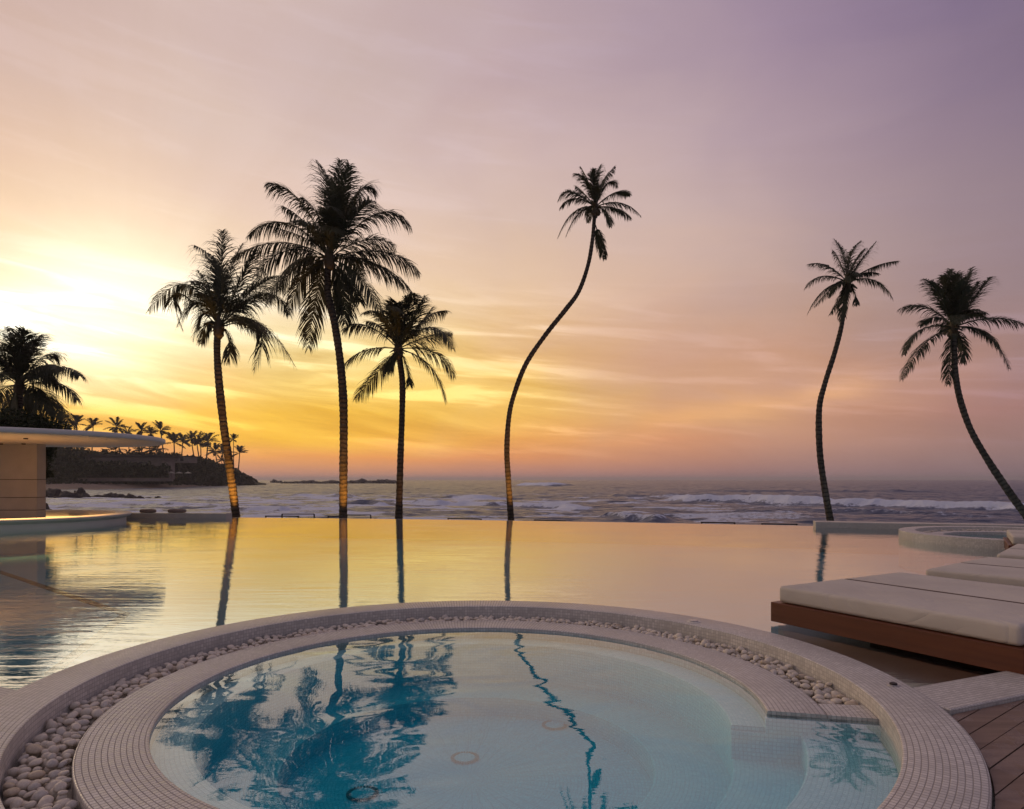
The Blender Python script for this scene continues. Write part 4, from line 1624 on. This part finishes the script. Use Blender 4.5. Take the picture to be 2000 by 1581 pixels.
rock_ridge('large dark boulder group at the shore behind the bar wall',
           ridge_from_px([(70, 960, 975, 40), (95, 959, 975, 32), (118, 963, 976, 30), (134, 966, 976, 22), (148, 958, 974, 17), (160, 967, 975, 20)], 1), seed=1)
rock_ridge('line of low dark rocks in the surf running out to the right',
           ridge_from_px([(178, 969, 974, 22), (195, 968, 974, 20), (212, 966, 975, 24), (230, 968, 975, 22), (250, 969, 976, 24), (268, 971, 976, 16), (285, 972, 975, 14)], 2), seed=2)
rock_ridge('single small rock alone in the surf beyond the rock line', ridge_from_px([(306, 970, 974, 9)], 3), seed=3)
rock_ridge('black sloping boulder just beyond the bar counter',
           [(at(78, 985, 52).x, 52, 1.1, 0.55 + 0.75), (at(92, 992, 52).x, 51.5, 0.8, 0.75), (at(112, 996, 52).x, 52, 0.5, 0.45)], seed=4)
rock_ridge('long low reef of dark rocks out at sea between the palms',
           ridge_from_px([(u_, 942.5 - 2.6 * abs(math.sin(u_ * 0.061)) - (1.5 if 690 < u_ < 770 else 0), 945.2, 26) for u_ in range(560, 776, 13)], 5), seed=5)
rock_ridge('small round rock off the tip of the headland', ridge_from_px([(534, 938.5, 943.5, 14), (545, 940.5, 943.8, 10)], 6), seed=6)

# headland ---------------------------------------------------------------
# skyline and shoreline of the headland in depth: near beach at the left, tip at the right
prof_u = [-260, 60, 110, 160, 240, 320, 370, 410, 440, 462, 480, 492, 505, 520]
prof_top = [885, 884, 886, 893, 896, 897, 901, 908, 915, 921, 930, 934, 942.5, 944.5]
prof_Y = [190, 200, 205, 212, 225, 245, 265, 285, 300, 310, 318, 322, 326, 328]


def pu(arr, u_):
    return float(np.interp(u_, prof_u, arr))


V, Fc = [], []
cols = 220
rows = 12
for i in range(cols + 1):
    u_ = -260 + 780 * i / cols
    Y = pu(prof_Y, u_)
    zt = CZ - (pu(prof_top, u_) - V0) / F * (Y + 26)
    for j in range(rows + 1):
        f = j / rows
        dpt = 60 * f
        if f < 0.45:
            k = f / 0.45
            hz = ZS - 0.4 + (zt - ZS + 0.4) * (k * k * (3 - 2 * k))
        else:
            hz = zt - (f - 0.45) * 1.0
        yy = Y + dpt
        bumpy = 1.0 * math.sin(i * 0.9 + j) * math.sin(i * 0.37 + j * 1.3) * min(1, max(0, (zt - ZS) / 6)) * (0.5 if j > 0 else 0)
        V.append(((u_ - U0) / F * yy, yy, hz + bumpy))
for i in range(cols):
    for j in range(rows):
        a = i * (rows + 1) + j
        Fc.append([a, a + rows + 1, a + rows + 2, a + 1])
tag(link('headland', mesh_from('headland', V, Fc), M['scrub'], None, True), kind='structure')
# beach in front of it
V, Fc = [], []
for i in range(61):
    u_ = -260 + 700 * i / 60
    Y = pu(prof_Y, u_)
    ws = 1.0 - max(0, (u_ - 250) / 190)
    for j, (dy, z_) in enumerate(((14, ZS + 2.5), (3, ZS + 1.9), (-10 * ws - 1, ZS + 0.9), (-30 * ws - 2, ZS - 0.5))):
        V.append(((u_ - U0) / F * (Y + dy), Y + dy, ZS + (z_ - ZS) * max(0.15, min(1, ws * 1.5))))
for i in range(60):
    for j in range(3):
        a = i * 4 + j
        Fc.append([a, a + 1, a + 5, a + 4])
tag(link('beach', mesh_from('beach', V, Fc), M['sand'], None, True), kind='structure')

# scrub and treetops along the headland: leafy lumps nobody could count
rr = random.Random(44)
V, Fc = [], []
for k in range(950):
    u_ = rr.uniform(60, 505) if k % 5 else rr.uniform(-200, 60)
    f = rr.random() if k % 2 else rr.uniform(0.75, 1.0)
    Y = pu(prof_Y, u_) + 27 * f - 1.0
    zt = CZ - (pu(prof_top, u_) - V0) / F * (pu(prof_Y, u_) + 26)
    hf = f * f * (3 - 2 * f)
    zb = ZS + (zt - ZS) * hf
    if (zt - ZS) < 1.5:
        continue
    if k % 4 == 0 and 130 < u_ < 330:      # trees standing in front of the building
        Y = 226 + rr.uniform(-3, 3)
        zb = CZ - (rr.uniform(912, 936) - V0) / F * Y
    R = rr.uniform(1.0, 3.2) * min(1.0, max(0.12, (505 - u_) / 120 + 0.15))
    cx_2 = (u_ - U0) / F * Y
    for q in range(70):
        d = Vector((rr.gauss(0, 1), rr.gauss(0, 1), rr.gauss(0, .8))).normalized() * R * rr.uniform(0.75, 1.08)
        p = Vector((cx_2, Y, zb)) + d
        a = Vector((rr.uniform(-1, 1), rr.uniform(-1, 1), rr.uniform(-1, 1))).normalized()
        b = a.cross(Vector((rr.uniform(-1, 1), rr.uniform(-1, 1), rr.uniform(-1, 1)))).normalized()
        s = rr.uniform(0.35, 0.8) * min(1, R / 2 + .3)
        bb = len(V)
        V += [p - a * s, p + b * s * .7, p + a * s, p - b * s * .7]
        Fc.append([bb, bb + 1, bb + 2, bb + 3])
tag(link('shore_scrub', mesh_from('shore_scrub', V, Fc), M['leaf']), 'dense dark scrub covering the far headland', 'vegetation', kind='stuff')

# distant palms: three kinds, copied
far_meshes = []
for k in range(4):
    rr = random.Random(60 + k)
    V, Fc = [], []
    nf = 17
    for q in range(nf):
        a = 2 * PI * q / nf + rr.uniform(-.2, .2)
        e = rr.choice((-0.35, -0.1, 0.2, 0.5, 0.8, 1.1, 1.35))
        L = rr.uniform(3.6, 4.6)
        T_ = Vector((math.cos(a) * L * math.cos(e * .8), math.sin(a) * L * math.cos(e * .8), L * math.sin(e) * .95 - 0.5))
        Mm = Vector((T_.x * 0.5, T_.y * 0.5, T_.z * 0.5 + 0.55))
        frond_geo(Vector((0, 0, 0)), Mm, T_, rr, 1.25, 34, 0.6, 0.17, V, Fc, stalk=0.06)
    cm = mesh_from('crown', V, Fc)
    cm.materials.append(M['frond'])
    lean = rr.uniform(-1.2, 1.2)
    tm = MB().tube([(-lean * 1.2, 0, -13), (-lean * 0.9, 0, -9), (-lean * .4, 0, -4.5), (0, 0, 0)], [0.34, 0.26, 0.22, 0.19], 6)
    tmm = mesh_from('trunk', tm.v, tm.f)
    tmm.materials.append(M['bark'])
    far_meshes.append((tmm, cm, lean))
far = [(150, 829, 20, 'farthest left palm showing above the bar roof, nearly touching the dark tree'), (182, 833, 18, 'small isolated palm above the bar roof, second from the left'),
       (228, 836, 21, 'wide palm above the middle of the bar roof'), (249, 845, 15, 'half hidden small palm above the bar roof, right of the wide one'),
       (276, 842, 18, 'palm above the roof edge, left one of the cluster of three near the roof tip'), (294, 848, 16, 'palm above the roof edge, middle one of the cluster near the roof tip'),
       (314, 842, 20, 'tall palm standing just above the tip of the bar roof'),
       (160, 882, 19, 'pale palm under the bar roof, left one above the far building'), (135, 888, 19, 'palm beside the shrub under the bar roof'),
       (226, 880, 16, 'palm seen under the middle of the bar roof'), (272, 884, 19, 'broad palm seen under the bar roof, behind the long building'),
       (305, 880, 22, 'large palm right under the tip of the bar roof'),
       (340, 866, 22, 'large dark palm just right of the roof tip'), (357, 864, 18, 'dark palm squeezed beside the large one right of the roof tip'),
       (374, 859, 18, 'tall thin palm in the middle of the headland row'), (384, 862, 19, 'crown rising highest in the middle of the headland row'),
       (392, 866, 17, 'lower palm in the middle of the headland row'), (406, 864, 22, 'broad palm at the right of the headland row'),
       (420, 882, 17, 'low palm to the right of the broad headland palm'), (434, 884, 17, 'low palm left of the golden lit trunk'),
       (456, 860, 13, 'palm half hidden behind the golden lit trunk'), (468, 886, 17, 'single leaning palm near the tip of the headland'),
       (345, 896, 13, 'short palm at the foot of the headland row'), (432, 900, 12, 'short bushy palm on the slope of the headland'),
       (205, 888, 12, 'small palm on the skyline behind the long building, left'), (250, 888, 11, 'small palm on the skyline behind the long building, right')]
for k, (u_, v_, rp, lab) in enumerate(far):
    Y = pu(prof_Y, u_) + 24 + (k % 4) * 3
    C = at(u_, v_, Y)
    s = rp * Y / F / 3.75
    zt = CZ - (pu(prof_top, u_) - V0) / F * (pu(prof_Y, u_) + 26) - 0.8
    tmm, cm, lean = far_meshes[k % 4]
    tl = max(C.z - zt, 1.5)
    root = empty('palm_tree', (C.x, C.y, C.z - tl), lab, 'palm tree', 'distant palms on the headland')
    o1 = bpy.data.objects.new('trunk', tmm)
    o1.scale = (s, s, tl / 13)
    o1.location = (0, 0, tl)
    o1.parent = root
    col.objects.link(o1)
    o2 = bpy.data.objects.new('crown', cm)
    o2.scale = (s, s, s)
    o2.location = (0, 0, tl)
    o2.rotation_euler = (0, 0, k * 1.3)
    o2.parent = root
    col.objects.link(o2)

# long low building on the headland
bY = 232.0
def fb(u0_, v0_, u1_, v1_, Y, depth):
    a, b = at(u0_, v0_, Y), at(u1_, v1_, Y)
    return Vector(((a.x + b.x) / 2, Y + depth / 2, (a.z + b.z) / 2)), (abs(b.x - a.x), depth, abs(a.z - b.z))


bld = empty('long_building', at(235, 936, bY), 'long low flat roofed building under the palms on the headland', 'building')
c, s = fb(148, 888, 322, 893.5, bY - 1.2, 13)
keep(MB().box(c, s).build('roof', M['far_roof']), bld)
c, s = fb(150, 893.5, 318, 899, bY - 0.6, 10)
keep(MB().box(c, s).build('fascia', M['far_wall']), bld)
c, s = fb(152, 899, 316, 937, bY, 9)
keep(MB().box(c, s).build('wall', M['far_wall']), bld)
k = 0
rw = random.Random(5)
for fl, (va, vb) in enumerate(((903, 911), (917, 925))):
    ua = 156 + 5 * fl
    while ua < 304:
        wd = rw.choice((5, 9, 16, 24))
        if rw.random() < 0.72:
            c, s = fb(ua, va, ua + wd, vb, bY - 0.12, 0.3)
            keep(MB().box(c, s).build('window', M['far_glass']), bld)
        ua += wd + rw.choice((3, 6, 14))
c, s = fb(150, 912.5, 318, 914, bY - 1.6, 1.6)
keep(MB().box(c, s).build('balcony', M['far_wall']), bld)
b2 = empty('small_building', at(355, 905, 262), 'small pale building half hidden behind the palms on the headland', 'building')
c, s = fb(322, 892, 366, 904, 262, 8)
keep(MB().box(c, s).build('wall', M['far_wall']), b2)
c, s = fb(320, 890.5, 368, 892, 261.5, 9)
keep(MB().box(c, s).build('roof', M['far_roof']), b2)
for ua in (328, 340, 352):
    c, s = fb(ua, 895, ua + 6, 901, 261.9, .3)
    keep(MB().box(c, s).build('window', M['far_glass']), b2)
# terrace wall above the beach
tw = empty('terrace_wall', at(240, 938, 214), 'long low terrace wall between the scrub and the beach', 'wall')
c, s = fb(152, 934.8, 335, 940.5, 216, 1.2)
keep(MB().box(c, s).build('wall', M['far_wall']), tw)
c, s = fb(151, 933.6, 336, 934.8, 215.6, 1.8)
keep(MB().box(c, s).build('cap', M['sand']), tw)
# three parasols
for k, (u_, lab) in enumerate(((335, 'left one of three pale parasols on the headland'), (350, 'middle one of three pale parasols on the headland'), (367, 'right one of three pale parasols on the headland'))):
    Y = 238
    c = at(u_, 924, Y)
    root = empty('parasol', (c.x, c.y, c.z - 2.3), lab, 'parasol', 'pale parasols on the headland')
    V = [Vector((0, 0, 2.75))] + [Vector((1.35 * math.cos(2 * PI * q / 8), 1.35 * math.sin(2 * PI * q / 8), 2.15)) for q in range(8)] + [Vector((0, 0, 2.6))]
    Fc = [[0, 1 + q, 1 + (q + 1) % 8] for q in range(8)] + [[9, 1 + (q + 1) % 8, 1 + q] for q in range(8)]
    link('canopy', mesh_from('canopy', V, Fc), M['parasol'], root)
    MB().tube([(0, 0, -0.5), (0, 0, 2.6)], [0.05, 0.04], 6).build('pole', M['far_roof'], root)

# ---------------------------------------------------------------- haze over the sea
HAZE = 0.00028
if HAZE > 0:
    mb = MB()
    mb.box((0, 4400, 12.0 - 8), (19000, 9300, 34.0))
    m, t, out = newmat('haze')
    pv = t.n('ShaderNodeVolumePrincipled')
    pv.inputs['Color'].default_value = (0.84, 0.83, 0.92, 1)
    pv.inputs['Density'].default_value = HAZE
    pv.inputs['Anisotropy'].default_value = 0.3
    t.put(out.inputs['Volume'], pv.outputs[0])
    tag(mb.build('haze', m), kind='stuff')
